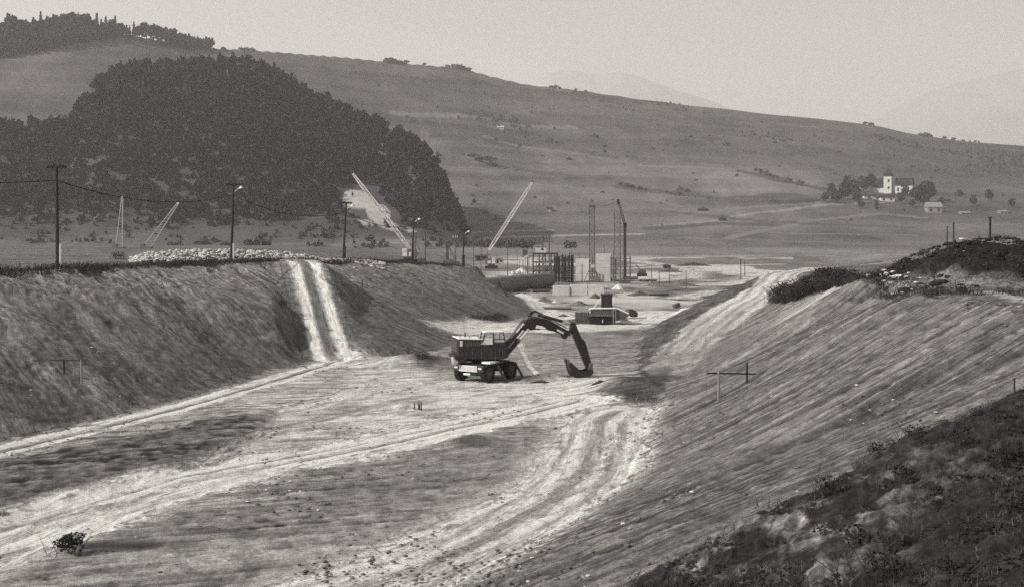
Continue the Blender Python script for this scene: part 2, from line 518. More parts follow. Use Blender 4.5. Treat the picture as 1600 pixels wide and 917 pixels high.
def lay_land():
    uc = np.linspace(-0.435, 0.435, 770)
    g = 0.435 + np.cumsum(np.geomspace(0.0015, 0.06, 36))
    uc = np.concatenate([-g[::-1], uc, g])
    yr = np.concatenate([np.geomspace(3, 24, 60)[:-1], np.geomspace(24, 160, 580)[:-1], np.geomspace(160, 480, 130)[:-1],
                         np.geomspace(480, 720, 165)[:-1], np.geomspace(720, 1560, 105)[:-1], np.geomspace(1560, 2600, 16)])
    U, Yg = np.meshgrid(uc, yr)
    X = (U * Yg).ravel(); Y = Yg.ravel()
    n = len(X)
    Z = height(X, Y)
    near = Y < 480
    px, t, zm, kt, zk = hill_parts(X, Y)
    sig = 1 / (1 + (Y / 130) ** 2)

    # --- regions
    xt = ip(Y, LK, XTL); xcl = crest_l(Y)
    xo = ip(Y, RK, XO); xl = ip(Y, RK, XL); xr = ip(Y, RK, XR); xk = np.maximum(crest_r(Y), xr + .2)
    wob = fbm(X / 1.6, Y / 1.6, 3, 11)
    wob2 = fbm(X / 5, Y / 5, 3, 12)
    left = sst(-0.5, 0.7, xt - X + wob * 0.6) * (Y < 300)
    lplat = sst(-1.0, 1.0, xcl - X + wob * 1.2)
    right = sst(-0.3, 0.7, X - xr + wob * 0.6)
    rplat = sst(-1.0, 1.5, X - xk + wob * 1.5)
    s = (27.6 + 0.754 * (X - 2.8) - Y) * 0.8 + wob * 0.5
    rough = sst(-0.5, 0.9, s + .4 * wob2) * (X > -3)
    heap = np.zeros(n)
    for cx, cy, rx, ry, h in HEAP: heap += h * gb(X, Y, cx, cy, rx, ry)
    heapm = sst(0.35, 0.9, heap + 0.25 * wob)

    # --- tone of each soil, then marks along it
    st_floor = crisp(streak(X, Y, 1.0, 0.42, 0.34, 6, 21, 4), 2.0) * .6 + .5 * streak(X, Y, 1.0, 0.3, 1.1, 9, 27, 3)
    st_floor2 = crisp(streak(X, Y, 0.5, 1.0, 0.3, 7, 22, 4), 1.8) * .6
    k = sst(-9, 3, X + 0.3 * (Y - 45)); 
    stf = st_floor * (1 - 0.4 * k) + st_floor2 * 0.45 * k
    fine = fbm(X / 0.35, Y / 0.5, 3, 23)
    tone = 0.235 * (1 + .8 * stf + 0.25 * wob2 + 0.5 * crisp(fine, 1.5))
    # pits beyond the machine
    farfl = sst(105, 125, Y) * near
    tone = tone * (1 - .22 * gb(X, Y, -4.5, 49.5, 5.5, 4.2, .5)) * (1 + .22 * gb(X, Y, -6, 37, 6, 4))
    tone = tone * (1 - farfl) + farfl * 0.22 * (1 + 1.3 * fbm(X / 4, Y / 8, 4, 24) + 0.5 * fbm(X / 1.5, Y / 3, 3, 25))
    # left bank
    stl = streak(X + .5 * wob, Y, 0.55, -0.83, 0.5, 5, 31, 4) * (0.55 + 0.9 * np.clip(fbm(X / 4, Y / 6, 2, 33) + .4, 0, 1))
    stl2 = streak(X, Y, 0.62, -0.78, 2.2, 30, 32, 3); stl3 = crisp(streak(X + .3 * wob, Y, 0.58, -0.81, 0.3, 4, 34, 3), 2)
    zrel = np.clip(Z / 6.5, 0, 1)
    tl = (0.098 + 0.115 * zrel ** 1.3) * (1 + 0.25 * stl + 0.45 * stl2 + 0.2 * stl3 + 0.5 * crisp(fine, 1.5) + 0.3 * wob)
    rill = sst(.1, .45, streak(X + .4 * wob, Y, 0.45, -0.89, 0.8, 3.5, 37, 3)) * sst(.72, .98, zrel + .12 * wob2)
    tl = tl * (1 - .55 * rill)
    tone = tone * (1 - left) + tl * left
    # right bank
    srr = crisp(streak(X + .25 * wob, Y, 0.9, 0.43, 0.30, 26, 41, 3), 1.7) * .75; gro = sst(.22, .5, streak(X + .1 * wob, Y, 0.91, 0.41, 0.55, 22, 45, 3))
    srr2 = streak(X, Y, 0.92, 0.39, 1.6, 24, 42, 3)
    tr = 0.140 * (1 + 0.2 * srr + 0.45 * srr2 - 0.35 * gro + 0.5 * crisp(fine, 1.5) + 0.2 * wob)
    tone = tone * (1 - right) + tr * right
    # strip of bank below the right-hand ramp
    strip = sst(-0.2, 0.4, X - xo + wob * .8) * (1 - sst(-0.6, 0.3, X - xl + wob * .8)) * (Y > 84) * (Y < 300)
    tone = tone * (1 - strip) + strip * 0.075 * (1 + 0.9 * fbm(X / 1.2, Y / 2.2, 4, 43))
    # plateaus: grass and trampled soil
    tp = 0.125 * (1 + 0.5 * wob2 + 0.5 * fine)
    dk = lplat * sst(3.2, 0.5, xcl - X) * 0.0
    tone = tone * (1 - lplat * left) + lplat * left * tp
    rp = rplat * (X > 0)
    tone = tone * (1 - rp) + rp * (0.12 * (1 + 0.6 * wob2 + 0.5 * fine))
    rub = gb(X, Y, 24.5, 86, 6, 9) * sst(0.05, 0.35, wob2 + 0.5 * wob)
    tone = tone + rub * 0.28
    tone = tone * (1 - heapm) + heapm * 0.016 * (1 + 0.6 * wob2 + 0.7 * wob + 0.4 * fine)
    # rough turned ground near the camera
    r1 = fbm(X / 0.9, Y / 0.9, 4, 51); r2 = fbm(X / 3.2, Y / 3.2, 3, 52)
    tg = 0.020 * (1 + 0.8 * r1 + 0.5 * r2 + 0.4 * fine)
    pal = np.clip(1.3 * gb(X, Y, 3.4, 24.0, 5.2, 3.6, 0.5), 0, 1) * sst(-0.1, 0.35, fbm(X / .7, Y / 1.1, 4, 54) + .25 * r2 + .08)
    tg = tg + 0.15 * pal * np.clip(1 + .8 * crisp(fbm(X / .16, Y / .22, 3, 56)) + .4 * wob, .1, 2)
    tone = tone * (1 - rough) + tg * rough
    # plain
    pl = sst(230, 330, Y)
    fld = fbm(X / 40, Y / 90, 3, 61)
    tpl = (0.15 - .06 * sst(760, 560, px)) * (1 + 0.35 * fld + 0.3 * fbm(X / 6, Y / 25, 3, 62))
    tone = tone * (1 - pl * 0.8) + tpl * pl * 0.8
    whites = sst(0.06, 0.22, fbm(X / 14, Y / 22, 4, 63)) * sst(160, 185, Y) * sst(470, 380, Y) * sst(-12, 4, X) * (px < 1240)
    tone = tone * (1 - whites) + whites * 0.5
    # damp dark fill, benches, dark patches and some painted shadows
    dm = pmask(X, Y, DAMP, 0.5, wob * 0.7)
    tone = tone * (1 - dm) + dm * 0.066 * (1 + 0.5 * wob + 0.5 * fine)
    bn = pmask(X, Y, BENCH, 0.5, wob * 0.5 + 0.3 * stf) * (1 - left)
    tone = tone * (1 - bn) + bn * 0.1 * (1 + 0.55 * wob + 0.6 * stf + 0.8 * crisp(fine))
    for cx, cy, rx, ry, v in ((-7.2, 90.6, 3.4, 2.2, 0.05), (-4.6, 93, 2.0, 1.5, 0.07), (1.9, 81.4, 1.7, 0.6, 0.10), (-5.9, 67.6, 0.9, 0.8, 0.09), (-1.9, 56.4, 1.5, 1.6, 0.10),
                              (-4.9, 81.5, 1.0, .4, .1), (5.6, 83.6, 1.6, .6, .09), (-11.3, 37.7, 2.3, 1.0, 0.06), (-9.0, 39.5, 1.6, .5, .09), (-3.4, 60, 2.5, 2.0, .12), (4.0, 52, 1.0, 1.3, .09), (2.6, 52.6, 1.2, 1.2, .1)):
        q = np.clip(gb(X, Y, cx, cy, rx, ry, 0.2) * 1.6 - 0.35 + 0.4 * wob, 0, 1)  # cast shadows of the brushwood clump and the bucket are painted here too
        tone = tone * (1 - q) + q * v * (1 + 0.5 * wob + 0.3 * fine)

    reg = np.zeros(n, np.int32)
    reg[(left > 0.5) & near] = 1
    reg[(lplat > .5) & (left > .5) & near] = 8
    reg[((right > 0.5) | (strip > .5)) & near] = 2
    reg[(rp > .5) & near] = 8
    reg[(rough > 0.5) & near] = 7
    reg[(heapm > 0.5) & near] = 9
    reg[(Y > 300) & near & (reg == 0)] = 8

    def fdir(dx, dy, x=X, y=Y):
        l = math.hypot(dx, dy); return (-dy * x + dx * y) / l, (dx * x + dy * y) / l
    wx = X + 0.10 * wob + 0.25 * wob2
    warp = fbm(X / 9, Y / 9, 2, 13) * 2.2 + .35 * wob2
    FA, FB = fdir(1.0, 0.45, wx, Y + warp); FB = FB * 3; FZ = np.where(near, 1.0, 0.0) * (1 - .4 * farfl) * (0.22 + 0.7 * sst(-.2, .35, fbm(X / 5, Y / 5, 2, 14)))
    def setf(m, ab, z):
        nonlocal FA, FB, FZ
        FA = np.where(m, ab[0], FA); FB = np.where(m, ab[1], FB); FZ = np.where(m, z, FZ)
    _fl = fdir(0.58, -0.81, wx + .25 * wob); setf(left > .5, (_fl[0], _fl[1] * 4), .5 + .5 * sst(-.25, .35, fbm(X / 6, Y / 7, 2, 36)))
    setf((right > .5), fdir(0.905, 0.425, X + .06 * wob + .1 * wob2), .75 + .4 * sst(-.2, .4, fbm(X / 6, Y / 6, 2, 46)))
    iso = ((rp > .5) | ((lplat > .5) & (left > .5)) | (rough > .5) | (heapm > .5) | (strip > .5) | (Y > 200)) & near
    setf(iso, (X, Y * 30), 0.8)
    # --- tracks worn pale by wheels
    dz = np.zeros(n)
    def track(pts, half, v, rid, ruts=(), soft=0.5, dip=0.05, amp=0.3, edge=0.6):
        nonlocal tone, dz
        d, sl = pdist(X, Y, pts, True)
        e = np.abs(d) + wob * edge * half * 0.55 + fine * 0.25 * half + stf * 0.3 * half * edge
        m = 1 - sst(half - soft * half * 0.6, half + soft * half * 0.35, e)
        mm = m.copy()
        scuff = sst(.12, .5, streak(X + .3 * wob, Y, 0.5, 1.0, 0.5, 2.2, 29, 4) + .35 * fine)
        lum = v * (1 + amp * st_floor2 + 0.3 * fine + 0.15 * wob) * (1 - 0.55 * scuff)
        for c, wd, q, dp in ruts:
            b = np.exp(-((d - c + 0.15 * wob) / wd) ** 2)
            lum = lum * (1 - b) + b * q * (1 + 0.25 * fine + 0.25 * wob)
            dz -= dp * b * (np.abs(d) < half * 1.6) * near
        m = m * near
        setf(m > .5, (d + .08 * wob, sl * 2.5), 0.5)
        tone = tone * (1 - m) + lum * m
        dz -= dip * m
        reg[(mm > 0.5) & near] = rid
        return m
    yard = poly([(330, 628), (440, 588), (520, 560), (556, 552), (620, 566), (700, 592), (830, 600), (930, 586), (975, 582), (960, 600), (900, 628), (850, 642), (740, 650), (600, 690), (470, 700), (360, 710), (420, 660)])
    ym = pmask(X, Y, yard, 1.3, wob * 0.9 + stf * 1.3)
    yl = sst(0.75, -0.35, stf * 0.9 + wob * 0.5 - (X * 0.04)) 
    tone = tone * (1 - ym) + ym * (0.33 + 0.36 * yl + 0.09 * crisp(fine)) * (1 - .45 * sst(.15, .5, streak(X + .4 * wob, Y, 1, .3, .6, 3, 28, 4) + .25 * wob))
    track(poly([(700, 597), (800, 602), (900, 598), (962, 586)]), 1.6, 0.55, 6, soft=0.9, amp=.15)
    track(poly([(470, 640), (560, 610), (700, 600)]), 1.5, 0.52, 6, soft=1.2, amp=.2)
    track(poly([(-160, 892), (0, 842), (150, 792), (300, 747), (430, 722), (560, 699), (700, 668), (815, 645), (900, 625)]), 2.3, 0.8, 3,
          ruts=((0.15, 0.22, 0.2, 0.08), (-0.75, 0.16, 0.30, .05)), soft=0.5)
    track(poly([(970, 640), (942, 655), (936, 690), (916, 735), (872, 775), (772, 838), (652, 888), (532, 925), (402, 960)]), 2.5, 0.68, 4,
          ruts=((0.1, 0.45, 0.27, 0.045), (-1.0, 0.3, 0.33, .03), (1.3, .2, .4, .03)), soft=0.9, amp=.4, edge=.55)
    track(poly([(-160, 925), (0, 866), (120, 815), (250, 772), (400, 738)]), 1.7, 0.6, 3, soft=1.0, amp=.4, edge=.8)
    track(poly([(330, 722), (370, 695), (430, 670), (560, 640), (640, 622)]), 0.5, 0.36, 4, soft=1.2)
    track(poly([(-200, 752), (0, 702), (150, 667), (300, 630), (430, 592), (545, 558)]), 1.2, 0.7, 5,
          ruts=((0.05, 0.22, 0.11, 0.1),), soft=0.35, edge=.3)
    track(poly([(810, 530), (818, 552), (828, 572), (843, 588)]), 0.3, 0.5, 6, soft=.8, dip=.03)
    # left ramp: two wheel strips
    rl = [(a, b) for a, b, c in RAMPL]
    d = pdist(X, Y, rl)
    on = (np.abs(d) < 2.3) & (Y > 94) & (Y < 132)
    for c in (-0.98, 0.98):
        b = np.exp(-((d - c + 0.1 * wob) / 0.5) ** 4) * on
        tone = tone * (1 - b) + b * 0.66 * (1 + 0.15 * wob + 0.15 * fine); dz -= 0.08 * b
    b = np.exp(-((d + .08 * wob) / 0.42) ** 4) * on
    tone = tone * (1 - b * .85) + b * .85 * 0.13
    b = np.exp(-((d + 2.2 + .5 * wob) / 0.6) ** 2) * (Y > 98) * (Y < 126)
    tone = tone * (1 - b * .5) + b * .5 * 0.09
    reg[(np.abs(d) < 1.7) & (Y > 96) & (Y < 128)] = 10
    # right ramp road
    setf((np.abs(d) < 2.3) & (Y > 94) & (Y < 132), (d, Y * 3), .5)
    onr = sst(-0.4, 0.5, X - xl + wob * 0.7) * sst(-0.4, 0.4, xr - X + wob * 0.7) * sst(82, 106, Y + wob2 * 6 + wob * 2) * (Y < 175)
    dd = X - (xl + xr) / 2
    lr = 0.47 * (1 + 0.25 * fbm(dd / 0.8, Y / 9, 3, 71) + 0.18 * fine) * (0.82 + .3 * sst(112, 128, Y))
    for c in (-1.5, .1, 1.3):
        lr = lr * (1 - .42 * np.exp(-((dd - c + .25 * wob + .3 * wob2) / .3) ** 2))
    tone = tone * (1 - onr) + lr * onr
    reg[onr > 0.5] = 11
    setf(onr > .4, (dd, Y * 3), .4)
    # roads beyond
    track(poly([(735, 520), (790, 508), (850, 516), (930, 512), (1000, 500), (1035, 488)]), 4.2, 0.6, 12, soft=0.5, amp=.1, edge=.35, dip=0)
    track(poly([(790, 455), (815, 463), (850, 484), (880, 497)]), 2.0, 0.6, 12, soft=0.6, amp=.1, dip=0)
    track([P(1060, 466), P(1118, 455)], 2.6, 0.46, 12, soft=.7, dip=0, amp=.1)
    track([(24, 255), (40, 285), (46, 330), (36, 400)], 3.6, 0.42, 12, soft=.9, dip=0, amp=.1)
    track([(28, 330), (44, 345), (75, 360)], 3.2, 0.42, 12, soft=.9, dip=0, amp=.1)
    track([(18, 245), (34, 240), (48, 262)], 2.5, 0.44, 12, soft=.9, dip=0, amp=.1)
    pr = [tuple(hit(1540, 455)[:2]), tuple(hit(1575, 463)[:2]), tuple(hit(1640, 478)[:2])]
    track(pr, 0.7, 0.36, 12, soft=.8, dip=0)

    # --- hills
    hm = sst(470, 600, Y)
    pyv0 = HY - F * (Z - CAMZ) / np.maximum(Y, 1)
    scrub = fbm(X / 90, Y / 140, 4, 81); sc2 = fbm(X / 14, Y / 40, 3, 82)
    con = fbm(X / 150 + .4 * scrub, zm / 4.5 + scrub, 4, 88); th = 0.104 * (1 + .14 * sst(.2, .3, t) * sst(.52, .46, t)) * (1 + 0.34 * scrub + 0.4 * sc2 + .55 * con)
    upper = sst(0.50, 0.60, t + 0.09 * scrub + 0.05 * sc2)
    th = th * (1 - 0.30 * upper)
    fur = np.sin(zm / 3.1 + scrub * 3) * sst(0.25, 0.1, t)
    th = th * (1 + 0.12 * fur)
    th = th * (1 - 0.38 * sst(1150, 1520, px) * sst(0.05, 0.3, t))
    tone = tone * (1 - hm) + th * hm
    def hline(pts, half, v, jag=0.5):
        nonlocal tone
        q = [tuple(hit(a, b, 480)[:2]) for a, b in pts]
        d = np.abs(pdist(X, Y, q)) / half + jag * fbm(X / (half * 2.2), Y / (half * 5), 3, 83)
        m = (1 - sst(0.6, 1.1, d)) * hm
        tone = tone * (1 - m) + m * v
    hline([(1030, 352), (1110, 346), (1190, 332), (1290, 320), (1390, 316)], 3.5, 0.2, .3)
    hline([(1100, 330), (1200, 322), (1280, 318)], 3, 0.16, .4)
    hline([(760, 215), (860, 235), (980, 255), (1090, 262), (1180, 268)], 4, 0.155, .5)
    hline([(620, 178), (760, 186), (900, 200)], 7, 0.15, .7)
    hline([(840, 178), (960, 186), (1000, 193)], 9, 0.06)
    hline([(850, 228), (960, 246)], 8, 0.07)
    hline([(975, 292), (1120, 310), (1230, 305)], 9, 0.06)
    hline([(1160, 268), (1260, 290), (1330, 305)], 9, 0.06)
    hline([(1020, 358), (1120, 350), (1210, 352)], 7, 0.065)
    hline([(1140, 372), (1260, 345), (1380, 334), (1440, 340)], 4, 0.15)
    hline([(-50, 388), (200, 388), (420, 383), (640, 376), (760, 372), (1000, 366)], 3.5, 0.26, .2)
    hline([(640, 366), (740, 363), (860, 360)], 3, 0.22, .2)
    hline([(1000, 212), (1120, 222), (1240, 226), (1380, 240)], 5, 0.085, .6)
    hline([(1040, 330), (1180, 345), (1320, 352), (1420, 356)], 5, 0.07, .5)
    hline([(1150, 362), (1280, 366), (1430, 368)], 3, 0.14, .4)
    hline([(1060, 372), (1200, 376), (1340, 380)], 3, 0.13, .4)
    hline([(700, 258), (800, 262), (880, 274)], 6, 0.075, .7)
    hline([(870, 290), (960, 300), (1060, 322)], 4, 0.14, .5)
    wood = (zk > zm) & (kt > 0.10) & (px < 745)
    kn = sst(0.0, 1.0, zk - zm) * sst(0.10, 0.17, kt + 0.05 * sc2 + .04 * scrub) * (px < 745)
    rock = cliff(X, Z, px, pyv0)
    lowl = sst(680, 480, px) * sst(0.5, 0.2, kt)
    stripe = fbm(px / 240, pyv0 / 5.5, 3, 86) * .5 + fbm(px / 40, pyv0 / 9, 3, 87) * .6
    tone = tone * (1 - lowl * hm) + lowl * hm * (0.033 * (1 + 1.0 * stripe + .5 * sc2))
    tw = 0.05 * (1 + 0.4 * sc2)
    tone = tone * (1 - kn) + kn * tw
    tone = tone * (1 - rock * hm) + rock * hm * 0.17
    pyv = HY - F * (Z - CAMZ) / np.maximum(Y, 1)
    qu = np.zeros(n)
    for cx, cy, rx, ry, v in ((560, 312, 26, 16, 1), (590, 333, 20, 13, 1), (606, 352, 22, 7, 1), (640, 360, 14, 4, .8), (570, 348, 18, 6, .7)):
        qu = np.maximum(qu, v * gb(px, pyv, cx, cy, rx, ry, 0.3))
    qu = sst(0.42, 0.48, qu + 0.35 * sc2) * hm
    tone = tone * (1 - qu) + qu * 0.36
    reg[~near] = 13
    reg[~near & wood] = 14
    lay_land.rock = (px, pyv)

    # --- relief: ruts, clods
    dz += near * (1 - rough) * sig * (0.05 * st_floor * (reg == 0) + 0.03 * fine)
    dz += near * left * (1 - lplat) * (-.22 * rill) + near * left * (1 - lplat) * sig * (0.05 * stl + 0.11 * stl2 + 0.025 * stl3 + 0.05 * fine)
    dz += near * right * (1 - rp) * (1 - rough) * sig * (0.035 * srr + 0.10 * srr2 - 0.09 * gro + 0.03 * fine)
    dz += rough * near * (0.2 * r1 + 0.24 * r2 + .13 * fbm(X / .26, Y / .32, 3, 55) + 0.06 * fine + .1 * np.abs(fbm(X / .5, Y / .5, 3, 53)))
    dz += heapm * near * (0.6 * wob2 + 0.45 * fbm(X / 2.4, Y / 2.4, 2, 15) + 0.3 * wob + 0.05 * fine)
    dz += bn * (0.2 + 0.08 * wob)
    dz += strip * (0.25 * fbm(X / 1.2, Y / 1.6, 3, 44))
    dz += near * farfl * (1 - left) * (1 - right) * (0.12 * fbm(X / 2.5, Y / 4, 3, 26)) * (1 - onr)
    dz += near * (rp + lplat * left) * (0.1 * wob + 0.08 * wob2)
    Z = Z + dz
    V = np.stack([X, Y, Z], 1)
    nr, nc = len(yr), len(uc)
    idx = np.arange(nr * nc).reshape(nr, nc)
    Q = np.stack([idx[:-1, :-1], idx[:-1, 1:], idx[1:, 1:], idx[1:, :-1]], -1).reshape(-1, 4)
    a = V[Q[:, 2]] - V[Q[:, 0]]; b = V[Q[:, 3]] - V[Q[:, 1]]
    fn = np.cross(a, b); fn /= np.maximum(np.linalg.norm(fn, axis=1, keepdims=True), 1e-9)
    N = np.zeros((n, 3))
    for i in range(4): 
        for c in range(3): N[:, c] += np.bincount(Q[:, i], fn[:, c], n)
    N /= np.maximum(np.linalg.norm(N, axis=1, keepdims=True), 1e-9)
    tone = np.clip(tone, 0.012, 0.74)
    fr = reg[Q[:, 0]]
    # lone specks join the ground they lie in
    names = {
        0: ('canal_bed', 'streaky grey dirt bed of the wide canal cutting', 'ground'),
        1: ('embankment', 'left bank of the cutting, scored by slanting dozer marks', 'embankment'),
        2: ('embankment', 'right bank of the cutting, long pale grooves running uphill', 'embankment'),
        3: ('dirt_track', 'white worn dirt track crossing the bed from lower left to the excavator', 'track'),
        4: ('dirt_track', 'pale rutted track curving down from the foot of the right bank', 'track'),
        5: ('dirt_track', 'narrow twin rut track along the foot of the left bank', 'track'),
        6: ('dirt_yard', 'trampled pale dirt around the wheeled excavator', 'ground'),
        7: ('rough_ground', 'dark lumpy turned earth in the lower right corner', 'ground'),
        8: ('field', 'weedy level ground on top of the banks and the plain behind', 'field'),
        9: ('spoil_heap', 'dark heap of dumped topsoil on the right bank', 'heap'),
        10: ('access_ramp', 'steep ramp with two pale wheel strips up the left bank', 'ramp'),
        11: ('access_ramp', 'broad pale haul ramp climbing the right bank', 'ramp'),
        12: ('haul_road', 'white haul roads through the building site behind the excavator', 'road'),
        13: ('hill', 'long bare pasture hill sloping down to the right', 'hill'),
        14: ('wooded_hill', 'dark wooded knoll with rocky flank and quarry scar', 'hill'),
    }
    for rid, (nm, lab, cat) in names.items():
        fq = Q[fr == rid]
        if not len(fq): continue
        u, inv = np.unique(fq, return_inverse=True)
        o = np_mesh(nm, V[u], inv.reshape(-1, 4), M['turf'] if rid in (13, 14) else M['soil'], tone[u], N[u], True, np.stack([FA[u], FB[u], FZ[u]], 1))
        tag(o, lab, cat, None, 'structure')

lay_land()

# far mountains in the haze
def mountain(pts, d, depth, label, seed):
    xs = np.array([p[0] for p in pts], float); ys = np.array([p[1] for p in pts], float)
    u = np.linspace(xs[0], xs[-1], 160)
    r = CAMZ + (HY - np.interp(u, xs, ys)) / F * d
    rows = np.linspace(-1, 1, 13)
    V = []
    for q in rows:
        Yr = d + q * depth
        x = (u - 800) / F * d
        z = r * (1 - abs(q)) + fbm(u / 30 + q * 3, u * 0 + q * 5, 4, seed) * 0.06 * r.max() * (0.25 + abs(q)) * (1 - abs(q) ** 4) 
        z = np.maximum(z, -3)
        V.append(np.stack([x, np.full_like(x, Yr), z], 1))
    V = np.concatenate(V)
    idx = np.arange(len(V)).reshape(13, 160)
    Q = np.stack([idx[:-1, :-1], idx[:-1, 1:], idx[1:, 1:], idx[1:, :-1]], -1).reshape(-1, 4)
    tag(np_mesh('mountain', V, Q, M['mount']), label, 'mountain', None, 'structure')
mountain([(560, 360), (700, 220), (800, 148), (850, 116), (880, 110), (930, 116), (970, 113), (1010, 124), (1080, 148), (1150, 172), (1300, 240), (1420, 360)], 8200, 2000,
         'faint far mountain showing over the middle of the ridge', 3)
mountain([(1180, 360), (1290, 250), (1350, 196), (1400, 168), (1450, 146), (1500, 130), (1560, 116), (1640, 104), (1800, 95), (2000, 120), (2300, 250), (2500, 360)], 8000, 2000,
         'faint far mountain rising in haze at the right edge', 8)

def haze_box():
    me = MB().box((0, 5000, 647), (26000, 14000, 1302))
    o = me.build('haze', None) if False else None
    m = bpy.data.materials.new('haze_air'); m.use_nodes = True
    t = m.node_tree
    for n in list(t.nodes): t.nodes.remove(n)
    ou = t.nodes.new('ShaderNodeOutputMaterial'); v = t.nodes.new('ShaderNodeVolumePrincipled')
    v.inputs['Color'].default_value = (1.0, 0.988, 0.965, 1)
    v.inputs['Density'].default_value = 0.0002
    v.inputs['Anisotropy'].default_value = 0.2
    t.links.new(v.outputs[0], ou.inputs['Volume'])
    o = me.build('haze', m)
    tag(o, 'thin pale haze filling the whole valley', 'haze', None, 'stuff')
haze_box()

# ------------------------------------------------------------------ wheeled excavator
_g = M['glass'].node_tree.nodes['Principled BSDF']
_g.inputs['Specular IOR Level'].default_value = 0.6

def excavator():
    base = Vector((-1.65, 81.8, gz(-1.65, 81.8)))
    ex = thing('excavator', 'dark wheeled excavator with its boom arched over and bucket on the dirt', 'excavator', base)
    CH, UP = math.radians(55), math.radians(13)
    # chassis: local x runs forward
    m = MB()
    m.slab([(-1.75, .62), (-1.75, 1.05), (-1.6, 1.14), (1.75, 1.14), (1.85, 1.0), (1.85, .72), (1.2, .55), (-1.2, .55)], -.62, .62)
    m.box((-1.82, 0, .86), (.18, 2.35, .44)); m.box((1.5, 0, .9), (.5, 2.2, .3)); m.box((0, 0, 1.2), (1.5, 2.3, .1))
    ch = m.build('chassis', M['paint'], ex, rz=CH, bevel=.03)
    m = MB()
    for k in range(15): m.box((-1.945, -.66 + k * .094, .86), (.03, .05, .3))
    m.box((-1.93, 0, 1.02), (.04, 1.42, .04)); m.box((-1.93, 0, .70), (.04, 1.42, .04))
    o = m.build('grille', M['paintlight'], ch)
    for sy in (-1, 1):
        m = MB(); m.box((-1.94, sy * .93, .9), (.06, .26, .12)); m.build('rear_lamp', M['lamp'], ch)
    m = MB(); m.cyl((-1.25, -1.0, .54), (-1.25, 1.0, .54), .1); m.cyl((1.15, -1.0, .54), (1.15, 1.0, .54), .1)
    m.box((-1.25, 0, .54), (.4, .5, .36)); m.build('axles', M['steel'], ch)
    m = MB(); m.box((-1.95, .05, .52), (.1, .5, .1)); m.cyl((-1.95, -.2, .5), (-1.95, .3, .5), .07); m.build('tow_bar', M['bright'], ch)
    m = MB(); m.slab([(-1.3, 1.15), (-.3, 1.15), (-.3, 1.27), (-1.3, 1.27)], -1.25, -.6); m.build('tool_box', M['paintlight'], ch)
    def wheel(x, y):
        m = MB(); wd = .36
        pr = [(-.5, .40), (-.5, .50), (-.38, .55), (.38, .55), (.5, .50), (.5, .40)]
        n = 28; vs_ = []; fs = []
        for i in range(n):
            th = 2 * math.pi * i / n
            for j, (o_, r) in enumerate(pr):
                rr = r + (.018 if (i % 2 and 1 < j < 4) else 0)
                vs_.append((rr * math.cos(th), o_ * wd, rr * math.sin(th)))
        q = len(pr)
        for i in range(n):
            for j in range(q - 1):
                fs.append((i * q + j, i * q + j + 1, ((i + 1) % n) * q + j + 1, ((i + 1) % n) * q + j))
        m.add(vs_, fs)
        for i in range(n // 2):
            th = 4 * math.pi * i / n
            m.box((.555 * math.cos(th), 0, .555 * math.sin(th)), (.05, wd * .9, .06), ry=-th)
        wl = m.build('wheel', M['rubber'], ex, rz=0)
        R = Matrix.Rotation(CH, 3, 'Z'); wl.location = R @ Vector((x, y, .56)); wl.rotation_euler = (0, 0, CH)
        m = MB(); sg = 1 if y > 0 else -1
        m.cyl((0, -.12, 0), (0, .12, 0), .405, n=20); m.cyl((0, sg * .1, 0), (0, sg * .2, 0), .17, .13, n=12)
        for i in range(8):
            th = 2 * math.pi * i / 8; m.cyl((.25 * math.cos(th), sg * .13, .25 * math.sin(th)), (.25 * math.cos(th), sg * .165, .25 * math.sin(th)), .025, n=6)
        m.build('rim', M['cranedark'], wl)
    for x in (-1.25, 1.15):
        for y in (-1.05, 1.05): wheel(x, y)
    for x, y in ((-.25, -1.15), (1.85, -1.05), (-.25, 1.15), (1.85, 1.05)):
        m = MB(); sg = -1 if y < 0 else 1
        m.beam((x, y - sg * .1, 1.0), (x + .1, y + sg * .45, .08), .1, .14); m.box((x + .12, y + sg * .48, .05), (.4, .34, .06))
        m.build('stabilizer', M['steel'], ch)
    # upper works
    m = MB(); m.cyl((0, 0, 1.14), (0, 0, 1.42), .62, n=24); m.build('turntable', M['steel'], ex, rz=UP)
    m = MB()
    m.slab([(-2.05, 1.62), (-2.05, 2.62), (-1.95, 2.68), (-.36, 2.62), (-.36, 2.3), (1.15, 2.2), (1.2, 1.5), (.9, 1.38), (-1.6, 1.38)], -1.2, 1.2)
    hs = m.build('house', M['paint'], ex, rz=UP, bevel=.05)
    m = MB(); m.slab([(-2.0, 2.682), (-.36, 2.622), (-.36, 2.67), (-1.98, 2.74)], -1.17, 1.17); m.build('engine_hood', M['paintlight'], hs, bevel=.02)
    m = MB()
    for k in range(9): m.box((-2.07, -.85 + k * .21, 2.2), (.04, .1, .75))
    m.build('radiator_grille', M['steel'], hs)
    m = MB(); m.box((-1.85, -1.215, 2.42), (.16, .03, .34)); m.build('side_plate', M['paintlight'], hs)
    m = MB(); m.slab([(-2.22, 1.42), (-2.3, 1.62), (-2.08, 1.66), (-1.75, 1.45), (-1.5, 1.5), (-1.45, 1.2), (-1.9, 1.22)], -1.1, 1.0); m.build('counterweight', M['paint'], hs, bevel=.03)
    for y in (-1.0, -.62):
        m = MB(); m.slab([(-2.3, 1.2), (-2.36, 1.5), (-2.1, 1.62), (-1.95, 1.5), (-2.05, 1.2)], y, y + .2); m.ring((-2.2, y + .1, 1.16), (0, 1, 0), .06, .12, .1, 10); m.build('tow_hook', M['concrete'], hs)
    for k in range(8):
        m = MB(); m.box((-1.55 + k * .12, -1.215, 2.36), (.05, .03, .26)); m.build('vent_slit', M['steel'], hs)
